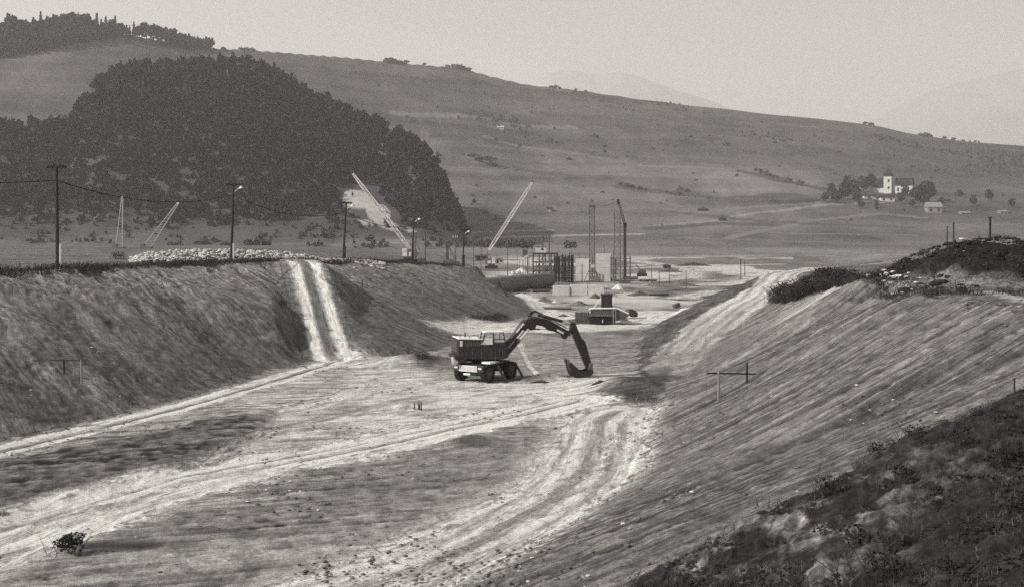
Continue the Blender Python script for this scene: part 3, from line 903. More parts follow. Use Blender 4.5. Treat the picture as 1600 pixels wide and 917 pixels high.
    for x in (-1.15, -.55, .05, .6):
        m = MB(); m.box((x, -1.222, 1.76), (.025, .02, .62)); m.build('panel_seam', M['steel'], hs)
    m = MB(); m.tube([(-1.9, -1.1, 2.7), (-1.9, -1.1, 2.92), (-.7, -1.1, 2.88), (-.7, -1.1, 2.66)], .022, 5); m.tube([(-1.3, -1.1, 2.68), (-1.3, -1.1, 2.9)], .022, 5); m.build('guard_rail', M['steel'], hs)
    m = MB(); m.box((.55, -1.3, 1.5), (.5, .2, .05)); m.box((.55, -1.3, 1.2), (.5, .2, .05)); m.beam((.32, -1.3, 1.2), (.32, -1.25, 2.1), .03); m.beam((.78, -1.3, 1.2), (.78, -1.25, 2.1), .03); m.build('step_ladder', M['cranedark'], hs)
    m = MB(); m.slab([(-1.7, 1.44), (.2, 1.44), (.2, 2.05), (-1.7, 2.05)], -1.225, -1.2); m.build('side_door', M['paint'], hs, bevel=.01)
    m = MB(); m.cyl((-1.3, .4, 2.6), (-1.3, .4, 3.0), .06); m.build('exhaust_pipe', M['steel'], hs)
    m = MB(); m.slab([(-.62, 2.32), (-.52, 2.48), (-.42, 2.50), (-.3, 2.44), (-.28, 2.32), (-.38, 2.36), (-.5, 2.36)], -1.222, -1.2); m.build('emblem', M['lamp'], hs)
    # cab
    x0, x1, ya, yb = -.34, 1.02, -1.21, -.15
    m = MB()
    for p, q in (((x0 - .16, 2.3), (x0 + .02, 3.08)), ((.22, 2.2), (.22, 3.1)), ((x1, 2.2), (x1 - .16, 3.08))):
        for y in (ya + .03, yb - .03): m.beam((p[0], y, p[1]), (q[0], y, q[1]), .07, .07)
    m.slab([(x0 - .16, 2.28), (.2, 2.28), (.2, 2.2), (x1, 2.2), (x1, 2.42), (.2, 2.42), (.2, 2.36), (x0 - .16, 2.36)], ya, yb)
    m.box((.6, ya + .03, 2.66), (.78, .05, .05)); m.box((.62, ya + .03, 2.85), (.04, .05, .5))
    cb = m.build('cab', M['paint'], ex, rz=UP)
    m = MB(); m.slab([(x0 - .04, 3.08), (x0 + .06, 3.16), (x1 - .2, 3.15), (x1 - .1, 3.08)], ya - .03, yb + .03); m.build('cab_roof', M['paintlight'], cb, bevel=.03)
    m = MB(); m.slab([(x0 - .12, 2.33), (.16, 2.33), (.16, 2.74), (x0 - .02, 2.74)], ya - .012, ya + .03); m.build('cab_panel', M['paintlight'], cb)
    m = MB(); m.slab([(x0, 2.78), (.17, 2.78), (.17, 3.05), (x0 + .07, 3.05)], ya + .01, ya + .03); m.build('window', M['glass'], cb)
    m = MB(); m.slab([(.27, 2.46), (x1 - .06, 2.46), (x1 - .18, 3.04), (.27, 3.04)], ya + .01, ya + .03); m.build('window', M['glass'], cb)
    m = MB(); m.slab([(x1 - .05, 2.46), (x1 - .17, 3.04), (x1 - .15, 3.04), (x1 - .03, 2.46)], ya + .08, yb - .08); m.build('windscreen', M['glass'], cb)
    m = MB(); m.box((.3, (ya + yb) / 2, 2.5), (.42, .45, .1)); m.box((.12, (ya + yb) / 2, 2.78), (.1, .42, .5)); m.build('seat', M['rubber'], cb)
    m = MB(); m.beam((x0 - .2, ya, 2.4), (x0 - .28, ya, 2.72), .03); m.beam((x0 - .28, ya, 2.72), (x0 + .05, ya, 3.06), .03); m.build('grab_rail', M['steel'], cb)
    # boom, pinned between the cab and the far side
    Y0, Y1 = -.02, .36
    def part(nm, pts, y0=Y0, y1=Y1, mt='paint', par=ex, bev=.03):
        m = MB(); m.slab(pts, y0, y1); return m.build(nm, M[mt], par, rz=UP if par is ex else 0, bevel=bev)
    lb = part('lower_boom', [(1.0, 1.85), (1.25, 1.75), (1.5, 2.1), (2.42, 3.15), (3.15, 3.32), (3.22, 3.7), (2.95, 3.85), (2.45, 3.72), (1.75, 2.75), (1.05, 2.2)])
    part('boom_knuckle', [(2.25, 3.2), (2.6, 3.05), (3.2, 3.12), (3.32, 3.55), (2.95, 3.82), (2.4, 3.68)], Y0 - .09, Y1 + .09, par=lb)
    ub = part('upper_boom', [(2.75, 3.72), (3.2, 3.45), (3.75, 3.34), (4.3, 3.05), (5.35, 2.66), (5.6, 2.72), (5.62, 2.98), (5.3, 3.1), (4.35, 3.62), (3.9, 3.86), (3.1, 3.9)], Y0 + .04, Y1 - .04)
    part('boom_lug', [(3.95, 3.3), (4.05, 3.08), (4.35, 3.0), (4.45, 3.3)], Y0 - .03, Y1 + .03, par=ub)
    part('boom_lug', [(5.0, 2.78), (5.1, 2.5), (5.3, 2.5), (5.45, 2.75)], Y0 - .03, Y1 + .03, par=ub)
    m = MB(); m.tube([(2.95, .17, 3.85), (3.02, .17, 4.15), (3.25, .17, 4.27), (3.55, .17, 4.2), (3.75, .17, 4.0), (4.0, .17, 3.85)], .05); m.tube([(2.8, .3, 3.8), (3.0, .3, 4.2), (3.3, .3, 4.33), (3.7, .3, 4.12)], .035)
    m.build('hydraulic_hose', M['rubber'], ub)
    m = MB(); m.box((3.65, .17, 4.1), (.5, .3, .14), ry=.5); m.build('valve_block', M['steel'], ub)
    m = MB(); m.tube([(1.6, -.06, 2.55), (2.3, -.08, 3.5), (2.75, -.08, 3.9), (3.2, -.04, 3.95), (4.3, -.04, 3.7), (5.4, -.04, 3.15), (5.75, -.02, 3.3)], .03, 5); m.tube([(1.6, .4, 2.6), (2.3, .42, 3.55), (2.8, .4, 4.0), (4.3, .36, 3.72), (5.4, .36, 3.2)], .03, 5); m.build('hydraulic_hose', M['steel'], ub)
    m = MB(); m.box((4.9, -.005, 2.98), (.5, .02, .12), ry=.48); m.build('boom_plate', M['paintlight'], ub)
    st = part('stick', [(5.62, 3.55), (5.95, 3.5), (6.1, 3.1), (6.35, 2.55), (6.6, 2.3), (6.95, 1.15), (7.12, .52), (6.98, .36), (6.72, .45), (6.35, 1.3), (5.75, 2.75), (5.55, 3.0)], Y0 + .05, Y1 - .05)
    part('stick_lug', [(5.95, 2.75), (6.28, 2.62), (6.42, 2.45), (6.3, 2.2), (6.0, 2.4)], Y0, Y1, par=st)
    def ram(nm, p, q, fr, y, r=.085, par=ex):
        p = Vector((p[0], y, p[1])); q = Vector((q[0], y, q[1])); c = p.lerp(q, fr)
        m = MB(); m.cyl(p, c, r, n=10); o = m.build(nm, M['paint'], par, rz=UP if par is ex else 0)
        m = MB(); m.cyl(c, q, r * .55, n=8); m.cyl(q + Vector((0, -.07, 0)), q + Vector((0, .07, 0)), r * .9, n=8); m.build('piston_rod', M['bright'], o)
    ram('lift_cylinder', (1.3, 1.55), (2.72, 3.12), .62, -.2, .1); ram('lift_cylinder', (1.3, 1.55), (2.72, 3.12), .62, .54, .1)
    ram('knuckle_cylinder', (1.4, 2.3), (2.4, 3.5), .55, -.16, .08)
    ram('link_rod', (3.0, 3.16), (4.2, 3.12), .5, .17, .045, ub)
    ram('stick_cylinder', (3.45, 4.08), (5.72, 3.45), .72, .17, .1)
    ram('bucket_cylinder', (6.3, 2.5), (6.95, .95), .65, .17, .09, st)
    # bucket
    outer = [(5.42, .98), (5.5, .5), (5.68, .12), (5.95, -.1), (6.35, -.14), (6.7, -.02), (6.98, .22), (7.05, .42)]
    inner = [(6.85, .52), (6.6, .42), (6.3, .42), (6.05, .52), (5.85, .72), (5.55, .99)]
    b0, b1 = -.4, .74
    m = MB(); 
    for y in (b0, b1 - .04): m.slab(outer + inner, y, y + .04)
    n = len(outer); th = .05
    for (xa, za), (xb, zb) in zip(outer[:-1], outer[1:]):
        L = math.hypot(xb - xa, zb - za); nx, nz_ = -(zb - za) / L * th, (xb - xa) / L * th
        m.slab([(xa, za), (xb, zb), (xb + nx, zb + nz_), (xa + nx, za + nz_)], b0 + .04, b1 - .04)
    bk = m.build('bucket', M['paint'], ex, rz=UP)
    for k in range(5):
        y = b0 + .05 + k * .26
        m = MB(); m.slab([(5.38, .9), (5.5, .95), (5.4, 1.2)], y, y + .09); m.build('tooth', M['steel'], bk)
    part('bucket_link', [(6.75, .5), (6.95, .95), (7.08, .9), (7.1, .4), (6.95, .3)], Y0 - .05, Y1 + .05, 'steel', st)
    for o in (ex,): pass
excavator()

# ------------------------------------------------------------------ pole line on the left bank
CABLE = []
def pole(xb, xt, yt, d, label, lamp=True, stub='right'):
    X = (xb - 800) / F * d; zb = gz(X, d)
    top = PD(xt, yt, d)
    r = thing('utility_pole', label, 'pole', (X, d, zb), 0, 'wooden poles along the left bank')
    t = top - Vector((X, d, zb))
    m = MB(); m.cyl((0, 0, -.3), t, .15, .10, n=10); m.build('post', M['wood'], r, smooth=False)
    a = t - Vector((0, 0, .12))
    m = MB(); m.box(a, (1.45, .16, .2)); m.build('crossarm', M['dark'], r)
    for k in (-.55, -.2, .25, .55):
        m = MB(); m.cyl(a + Vector((k, 0, .05)), a + Vector((k, 0, .2)), .045, .03, n=6); m.build('insulator', M['dark'], r)
    if lamp:
        m = MB(); m.tube([t + Vector((.05, 0, -.9)), t + Vector((.5, -.1, -.5)), t + Vector((.72, -.12, -.36))], .035); ar = m.build('lamp_arm', M['bright'], r)
        m = MB(); m.cyl(t + Vector((.74, -.12, -.26)), t + Vector((.80, -.12, -.5)), .1, .24, n=12); m.build('lamp_shade', M['lamp'], ar)
    sx = .3 if stub == 'right' else 0
    m = MB(); m.box((.27, -.12, .75), (.17, .17, 2.3)); m.build('footing_post', M['lamp'] if stub == 'right' else M['wood'], r)
    for zz in (.5, 1.2):
        m = MB(); m.cyl((.06, 0, zz), (.06, 0, zz + .08), .24, n=10); m.build('wire_binding', M['wire'], r)
    CABLE.append((Vector((X, d, zb)) + t * (1 - 1.15 / t.length)))
pole(90, 88.5, 259, 100, 'tallest wooden pole, at far left without a lamp', lamp=False)
pole(361, 365, 287, 128, 'wooden pole with small lamp rising beside the stone heap')
pole(536, 541, 316, 155, 'slightly leaning lamp pole in front of the quarry scar', stub='dark')
pole(643, 647, 338, 184, 'lamp pole standing right against the left crawler crane', stub='dark')
pole(723, 725, 358, 211, 'smallest lamp pole, at the end of the left bank', stub='dark')
def span(p, q, sag, label):
    n = 14; pts = [p.lerp(q, i / n) - Vector((0, 0, sag * 4 * (i / n) * (1 - i / n))) for i in range(n + 1)]
    m = MB(); m.tube(pts, .04, 5); tag(m.build('overhead_cable', M['wire']), label, 'cable', 'cables strung along the poles')
p0 = Vector((-49, 72, CABLE[0].z + .2))
span(p0, CABLE[0], .75, 'sagging cable running out of frame left of the tallest pole')
span(CABLE[0], CABLE[1], 1.15, 'sagging cable between the tallest pole and the lamp pole by the stones')
span(CABLE[1], CABLE[2], 1.2, 'sagging cable between the stone heap pole and the leaning pole')
span(CABLE[2], CABLE[3], 1.0, 'sagging cable from the leaning pole to the pole by the crane')

# ------------------------------------------------------------------ crawler cranes
def crane(xb, yb, d, foot, tip, w, label, body=1.0, dark=False, pend=True, hook=True):
    X = (xb - 800) / F * d; zb = gz(X, d)
    r = thing('crawler_crane', label, 'crane', (X, d, zb), 0, 'crawler cranes on the building site')
    B = Vector((X, d, zb)); mt = M['crane']
    fp = PD(*foot, d) - B; tp = PD(*tip, d) - B
    sg = 1 if tp.x > fp.x else -1
    for y in (-1.1, 1.1):
        m = MB(); m.slab([(-1.6, .1), (-1.4, 0), (1.4, 0), (1.6, .1), (1.7, .4), (1.5, .72), (-1.5, .72), (-1.7, .4)], y - .28, y + .28); m.build('crawler_track', M['rubber'], r)
    m = MB(); m.box((0, 0, .85), (1.6, 1.9, .3)); m.build('undercarriage', M['steel'], r)
    m = MB(); m.slab([(-1.5 * sg, 1.0), (1.0 * sg, 1.0), (1.1 * sg, 1.9), (.6 * sg, 2.7), (-1.4 * sg, 2.6), (-1.7 * sg, 1.8)], -1.15, 1.15); hs = m.build('machine_house', M['steel'], r, bevel=.05)
    m = MB(); m.box((.55 * sg, -.75, 2.0), (.9, .84, 1.5)); cb = m.build('cab', M['crane'], r, bevel=.05)
    m = MB(); m.box((.55 * sg, -1.18, 2.3), (.6, .03, .55)); m.build('window', M['glass'], cb)
    m = MB(); m.box((-.6 * sg, -1.17, 1.7), (.8, .04, .7)); m.build('side_door', M['crane'], hs)
    m = MB(); m.beam((-.9 * sg, -.7, 2.6), (-1.2 * sg, 0, 4.2), .12); m.beam((-.9 * sg, .7, 2.6), (-1.2 * sg, 0, 4.2), .12); m.beam((.1 * sg, 0, 2.6), (-1.2 * sg, 0, 4.2), .1); m.build('gantry', M['cranedark'], r)
    L = (tp - fp).length
    m = MB(); lt = .1 * d / 240; m.lattice(fp, fp.lerp(tp, .12), w * .4, w, 2, lt, Vector((0, 1, 0))); m.lattice(fp.lerp(tp, .12), fp.lerp(tp, .8), w, w * .95, int(L * .68 / w / 1.2), lt, Vector((0, 1, 0)))
    m.lattice(fp.lerp(tp, .8), tp, w * .95, w * .35, max(3, int(L * .2 / w)), lt, Vector((0, 1, 0)))
    bm = m.build('boom', mt, r)
    m = MB(); m.cyl(tp + Vector((0, -.2, .1)), tp + Vector((0, .2, .1)), .35, n=12); m.box(tp, (.4, .35, .5)); m.build('boom_head', M['cranedark'], bm)
    if pend:
        m = MB(); m.cyl((-1.2 * sg, 0, 4.2), fp.lerp(tp, .97), .05, n=4); m.build('pendant_rope', M['cranedark'], r)
    if hook:
        e = tp + Vector((0.1, 0, -L * .22)); m = MB(); m.cyl(tp, e, .03, n=4); hk = m.build('hoist_rope', M['wire'], r)
        m = MB(); m.box(e, (.3, .2, .5)); m.ring(e - Vector((0, 0, .4)), (0, 1, 0), .1, .17, .08, 10); m.build('hook_block', M['cranedark'], hk)
    return r
crane(638, 411, 240, (642, 390), (550, 270), .62, 'crawler crane with long pale boom leaning left before the quarry scar')
crane(768, 398, 330, (764, 391), (832, 285), .75, 'crawler crane with long pale boom leaning right above the big pipe', hook=False)
def derrick(foot, tip, d, w, label):
    a, b = PD(*foot, d), PD(*tip, d); zb = gz(a.x, d); B = Vector((a.x, d, zb))
    r = thing('derrick', label, 'derrick', B, 0, 'derrick masts behind the left bank')
    a = Vector((0, 0, .3)); b = b - B; dv = b - a
    m = MB()
    for k in (-1, 1):
        m.beam(a + Vector((k * w, 0, 0)), b + Vector((k * w * .18, 0, 0)), .2)
    for k in range(1, 16):
        c = a.lerp(b, k / 16); q = w * (1 - .82 * k / 16); m.beam(c - Vector((q, 0, 0)), c + Vector((q, 0, .3)), .08)
    m.build('mast', M['oldpaint'], r)
    m = MB(); m.cyl(b - Vector((0, .15, 0)), b + Vector((0, .15, 0)), .28, n=10); m.build('head', M['lamp'], r)
    m = MB(); m.box((0, 0, .2), (2.4, 2.4, .4)); m.box((-.9, 0, .7), (.9, 1.0, .8)); m.build('winch_base', M['steel'], r)
    m = MB(); n = 8; e = b + Vector((3.2, 0, -4.2)) if abs(dv.x) < 2 else Vector((b.x, 0, b.z - 3))
    m.tube([b.lerp(e, i / n) + Vector((0, 0, 1.3 * math.sin(3.14 * i / n) if abs(dv.x) < 2 else 0)) for i in range(n + 1)], .035, 4); m.build('rope', M['steel'], r)
derrick((186, 389), (191, 309), 290, .75, 'almost upright pale derrick mast behind the left bank')
derrick((229, 394), (278, 318), 290, .95, 'pale derrick mast leaning right behind the stone heap')

# ------------------------------------------------------------------ tower cranes
def tower_crane_lattice():
    d = 255; X = (925 - 800) / F * d; zb = gz(X, d); H = 15.0
    r = thing('tower_crane', 'square lattice tower crane mast in front of the concrete blocks', 'crane', (X, d, zb), 0)
    m = MB(); m.lattice((0, 0, 0), (0, 0, H), 1.05, 1.05, 14, .085, Vector((1, 0, 0))); m.build('mast', M['steel'], r)
    m = MB(); m.box((0, 0, .15), (2.2, 2.2, .4)); m.beam((-1.6, 0, .1), (-.5, 0, 2.6), .12); m.beam((1.6, 0, .1), (.5, 0, 2.6), .12); m.build('base_frame', M['steel'], r)
    m = MB(); m.box((.1, -.4, 3.2), (.7, .7, .6)); m.build('ballast_block', M['lamp'], r)
    m = MB(); m.box((0, 0, H + .2), (1.3, 1.3, .35)); m.build('slewing_ring', M['cranedark'], r)
    return r, Vector((X, d, zb + H + .4))
def tower_crane_slim(tie):
    d = 250; X = (976.5 - 800) / F * d; zb = gz(X, d)
    B = Vector((X, d, zb))
    r = thing('tower_crane', 'slim tower crane with bent head right of the concrete blocks', 'crane', B, 0)
    m = MB(); n = PD(976.5, 352, d) - B; t = PD(966, 314, d) - B
    m.lattice((0, 0, 0), n, .42, .42, 40, .09, Vector((1, 0, 0))); ms = m.build('mast', M['cranedark'], r)
    m = MB(); m.box(n, (.6, .6, .9)); m.build('slewing_ring', M['dark'], r)
    m = MB(); m.lattice(n, t, .42, .3, 9, .06, Vector((0, 1, 0))); hd = m.build('jib', M['cranedark'], r)
    m = MB(); m.box(t - Vector((0, 0, .2)), (.45, .45, .9)); m.build('jib_head', M['dark'], hd)
    a = PD(964.5, 333, d) - B
    m = MB(); m.lattice(a, Vector((a.x, 0, 0)), 1.1, 1.3, 12, .06, Vector((1, 0, 0))); m.build('tower_frame', M['steel'], r)
    m = MB(); q = tie - B; m.tube([t, t.lerp(q, .35) + Vector((0, 0, -.5)), t.lerp(q, .7) + Vector((0, 0, -.45)), q], .05); m.build('tie_rope', M['cranedark'], r)
    m = MB(); m.box((0, -.5, .6), (.5, .5, 1.2)); m.box((0, 0, .1), (1.6, 1.6, .3)); m.build('winch', M['cranedark'], r)
_, tie = tower_crane_lattice()
tower_crane_slim(tie)

# ------------------------------------------------------------------ concrete work
def block(x0, x1, y0, y1, d, label, dep=5.0, seed=1):
    X0, X1 = (x0 - 800) / F * d, (x1 - 800) / F * d
    xc = (X0 + X1) / 2; zb = gz(xc, d); zt = CAMZ - (y0 - HY) / F * d
    r = thing('concrete_pier', label, 'pier', (xc, d, zb), math.radians(-4))
    wd = X1 - X0; h = zt - zb; n = max(2, int(h / 1.2))
    for k in range(n):
        m = MB(); q = .02 if k % 2 else 0
        m.box((0, dep / 2, h * (k + .5) / n), (wd + q, dep + q, h / n - .03)); m.build('lift', M['concrete'], r)
    m = MB()
    for i in range(int(wd / .45)):
        m.cyl((-wd / 2 + .25 + i * .45, .4, h), (-wd / 2 + .25 + i * .45, .4, h + .7), .03, n=4)
    m.build('starter_bars', M['cranedark'], r)
block(899.5, 920, 405, 436, 262, 'pale concrete pier between the board formwork and the lattice mast')
block(931, 954.5, 397, 440, 258, 'taller pale concrete pier just right of the lattice mast')

def formwork():
    d = 256; X = (882 - 800) / F * d; zb = gz(X, d)
    r = thing('formwork', 'dark timber formwork tower left of the pale piers', 'formwork', (X, d, zb))
    xs = [-2.0, -1.35, -.7, -.1, .55, 1.2]
    for i, x in enumerate(xs):
        m = MB(); m.box((x + .28, (i % 2) * .25, 2.55), (.56, .3, 5.1 + .3 * (i % 3))); m.build('board_panel', M['form'], r)
    for i, x in enumerate((-2.05, -.4, .25, 1.0, 1.75)):
        m = MB(); m.beam((x, -.35, 0), (x, -.35, 5.6 + .25 * (i % 2)), .14); m.build('post', M['wood'], r)
    for z in (.9, 2.1, 3.3, 4.5):
        m = MB(); m.box((-.1, -.3, z), (4.0, .1, .12)); m.build('waler', M['wood'], r)
    for k in range(9):
        m = MB(); m.box((.95, -.5, .5 + k * .52), (.5, .05, .06)); m.build('rung', M['palewood'], r)
    m = MB(); m.beam((-3.0, 0, 0), (-2.1, 0, 2.6), .12); m.build('prop', M['wood'], r)
formwork()

def low_wall():
    d = 198; zb = gz(10, d)
    r = thing('concrete_wall', 'low pale concrete wall in three sections below the piers', 'wall', (10.2, d, zb), math.radians(2))
    for x0, x1, t in ((864, 890.5, 447), (891.5, 918, 445), (919, 944, 446)):
        a, b = (x0 - 903) / F * d, (x1 - 903) / F * d; h = CAMZ - (t - HY) / F * d - zb
        m = MB(); m.box(((a + b) / 2, .4, h / 2), (b - a - .04, .8, h)); m.build('wall_section', M['concrete'], r, bevel=.03)
    m = MB(); m.beam((-1.25, -.05, 0), (-1.25, -.05, 1.3), .08); m.build('joint_strip', M['wood'], r)
low_wall()

def big_pipe():
    a = Vector((-5.0, 197.5, 0)); b = Vector((6.5, 229, 0))
    zb = max(gz(4, 222), gz(b.x, b.y)); R = 1.28
    c = (a + b) / 2
    r = thing('steel_pipe', 'huge dark steel pipe lying at the end of the left bank', 'pipe', (c.x, c.y, zb))
    a = a - c; b = b - c; a.z = b.z = R + .1; dv = (b - a).normalized()
    cuts = [0, .34, .62, 1.0]
    for f0, f1 in zip(cuts[:-1], cuts[1:]):
        p, q = a.lerp(b, f0), a.lerp(b, f1); m = MB()
        m.ring((p + q) / 2, dv, R - .06, R, (q - p).length - .03, 36); m.build('pipe_section', M['pipe'], r, smooth=False)
    for f in (.34, .62, .995):
        m = MB(); m.ring(a.lerp(b, f), dv, R - .02, R + .06, .16, 36); m.build('flange', M['pipe'], r)
    for f in (.1, .5, .9):
        m = MB(); m.box(a.lerp(b, f) - Vector((0, 0, R)), (2.4, .5, .5), math.atan2(dv.y, dv.x)); m.build('cradle', M['wood'], r)
big_pipe()

def site_bridge():
    L = hit(938, 507); s = L.y / F
    r = thing('site_bridge', 'low timber bridge with pale handrail on the white road', 'bridge', L, 0)
    c = lambda x, y: ((x - 938) * s, (507 - y) * s)
    def sl(nm, pts, y0, y1, mt, par=r):
        m = MB(); m.slab([c(*p) for p in pts], y0, y1); return m.build(nm, M[mt], par)
    sl('deck', [(921, 494), (962, 494), (962, 491), (921, 491)], -.15, 2.6, 'steel')
    sl('girder', [(918, 498.5), (960, 498.5), (960, 496), (918, 496)], 0, .25, 'wood')
    sl('girder', [(918, 498.5), (960, 498.5), (960, 496), (918, 496)], 2.1, 2.35, 'wood')
    sl('parapet', [(922, 490.6), (961, 490.6), (961, 483.5), (923.5, 483.5)], -.12, -.02, 'form')
    m = MB(); m.tube([(c(919.5, 484)[0], -.16, c(0, 484)[1]), (c(923, 481.8)[0], -.16, c(0, 481.8)[1]), (c(964, 481.4)[0], -.16, c(0, 481.4)[1]), (c(982.5, 490)[0], -.16, c(0, 490)[1])], .075, 8); m.build('handrail', M['paintlight'], r)
    sl('pier', [(922.7, 510), (941, 510), (941, 499), (922.7, 499)], .05, 2.4, 'dark')
    sl('pier', [(945, 506.5), (962, 506.5), (961, 499), (945, 499)], .1, 2.4, 'dark')
    for x in (958, 962):
        m = MB(); q0, q1 = c(x, 505), c(x, 482); m.beam((q0[0], -.2, q0[1]), (q1[0], -.2, q1[1]), .08); m.build('post', M['palewood'], r)
    sl('approach', [(962.6, 501), (974, 500), (984, 492), (981, 490.5), (964, 483.5), (962.6, 483.5)], -.1, 2.5, 'form')
    for k in range(7):
        x = 899 + k * 3.2; sl('plank', [(x, 503), (x + 2.9, 503), (x + 2.9, 487.5 + (k % 2) * .6), (x, 487.5 + (k % 3) * .5)], .3 + .03 * (k % 2), .4 + .03 * (k % 2), 'form')
    sl('abutment', [(886, 511), (922.5, 511), (922.5, 503.4), (892, 503.4), (886, 505)], .2, 2.2, 'form')
    for a, b in ((984, 487), (988, 489), (991, 491.5)):
        m = MB(); q = c(a, b); m.box((q[0], .5, q[1]), (.5, .8, .5), .4); m.build('boulder', M['form'], r)
site_bridge()

def dark_hut():
    d = 141; X = (948 - 800) / F * d; zb = gz(X, d); h = CAMZ - (461 - HY) / F * d - zb
    r = thing('hut', 'narrow dark hut sticking up behind the timber bridge', 'hut', (X, d, zb), math.radians(-6))
    m = MB(); m.box((0, .6, h / 2), (1.22, 1.2, h)); m.build('body', M['dark'], r)
    m = MB(); m.box((0, .6, h + .03), (1.34, 1.32, .08)); m.box((-.55, .05, h + .12), (.18, .18, .16)); m.build('roof', M['wood'], r)
    m = MB(); m.box((.05, -.02, h - .8), (.75, .05, 1.4)); m.build('door', M['paint'], r)
    m = MB(); m.box((.64, .1, h - .6), (.05, .3, .9)); m.build('side_board', M['paintlight'], r)
    m = MB(); m.beam((-1.9, .1, .7), (-.62, .1, h - .3), .1); m.build('chute', M['paintlight'], r)
dark_hut()

# clutter of the building site behind the pipe
def at(x, y, d):
    p = PD(x, y, d); return p
def conveyor():
    d = 262; a, b = PD(806, 412, d), PD(827, 398, d); zb = gz(a.x, d)
    r = thing('conveyor', 'pale inclined conveyor behind the big pipe', 'conveyor', (a.x, d, zb)); o = Vector((a.x, d, zb))
    m = MB(); m.beam(a - o, b - o, .7, .35); m.build('belt_frame', M['concrete'], r)
    for f in (.3, .7, .98):
        p = a.lerp(b, f) - o
        for y in (-.3, .3):
            m = MB(); m.beam((p.x, y, 0), p + Vector((0, y, 0)), .1); m.build('leg', M['cranedark'], r)
conveyor()
def stair_tower():
    d = 258; X = (828.5 - 800) / F * d; zb = gz(X, d)
    r = thing('stair_tower', 'ladder-like stair tower rising behind the big pipe', 'tower', (X, d, zb))
    H = CAMZ - (397 - HY) / F * d - zb
    for x in (-.45, .45):
        for y in (0, .9):
            m = MB(); m.beam((x, y, 0), (x, y, H), .1); m.build('post', M['palewood'], r)
    for k in range(int(H / .45)):
        m = MB(); m.box((0, .1, .3 + k * .45), (.9, .3, .07)); m.build('step', M['palewood'], r)
stair_tower()
def scaffold():
    d = 300; X = (852 - 800) / F * d; zb = gz(X, d); H = CAMZ - (396 - HY) / F * d - zb
    r = thing('scaffold', 'dark tangled timber scaffold carrying a white cabin', 'scaffold', (X, d, zb))
    for x in (-2.8, -1.4, 0, 1.4, 2.8):
        for y in (0, 2.0):
            m = MB(); m.beam((x, y, 0), (x, y, H), .22); m.build('post', M['wood'], r)
    for k, z in enumerate((.8, 1.8, 2.8, H - .1)):
        m = MB(); m.box((0, -.12, z), (6.0, .14, .3)); m.build('ledger', M['form'], r)
    for x in (-2.8, 0):
        m = MB(); m.beam((x, -.2, .2), (x + 2.8, -.2, H), .16); m.build('brace', M['wood'], r)
    m = MB(); m.box((0, 1, H + .06), (6.2, 2.6, .12)); m.build('platform', M['wood'], r)
    c = thing('site_cabin', 'small white cabin on top of the dark scaffold', 'cabin', (X - 1.0, d + .9, zb + H + .12))
    m = MB(); m.box((0, 0, .7), (2.5, 1.8, 1.4)); m.build('wall', M['plaster'], c)
    m = MB(); m.box((0, 0, 1.46), (2.8, 2.1, .12)); m.build('roof', M['pipe'], c)
    m = MB(); m.box((.3, -.91, .8), (.5, .04, .5)); m.build('window', M['dark'], c)
    for px_ in (848, 858):
        dd = 320; q = PD(px_, 364, dd); zz = gz(q.x, dd); m = MB(); m.cyl((0, 0, 0), (0, 0, q.z - zz), .16, n=6)
        p = thing('mast', 'thin dark mast rising behind the white cabin', 'mast', (q.x, dd, zz), 0, 'twin masts behind the white cabin'); m.build('post', M['cranedark'], p)
        m = MB(); m.box((0, 0, q.z - zz), (.7, .2, .15)); m.build('cap', M['cranedark'], p)
scaffold()
def tank_stand():
    d = 270; X = (820.5 - 800) / F * d; zb = gz(X, d); z0 = CAMZ - (400 - HY) / F * d - zb
    r = thing('water_tank', 'dark box tank on timber legs beside the stair tower', 'tank', (X, d, zb))
    m = MB(); m.box((0, 0, z0 + .65), (1.15, 1.1, 1.3)); m.build('tank', M['cranedark'], r)
    for x in (-.45, .45):
        for y in (-.4, .4):
            m = MB(); m.beam((x, y, 0), (x, y, z0), .14); m.build('leg', M['wood'], r)
tank_stand()
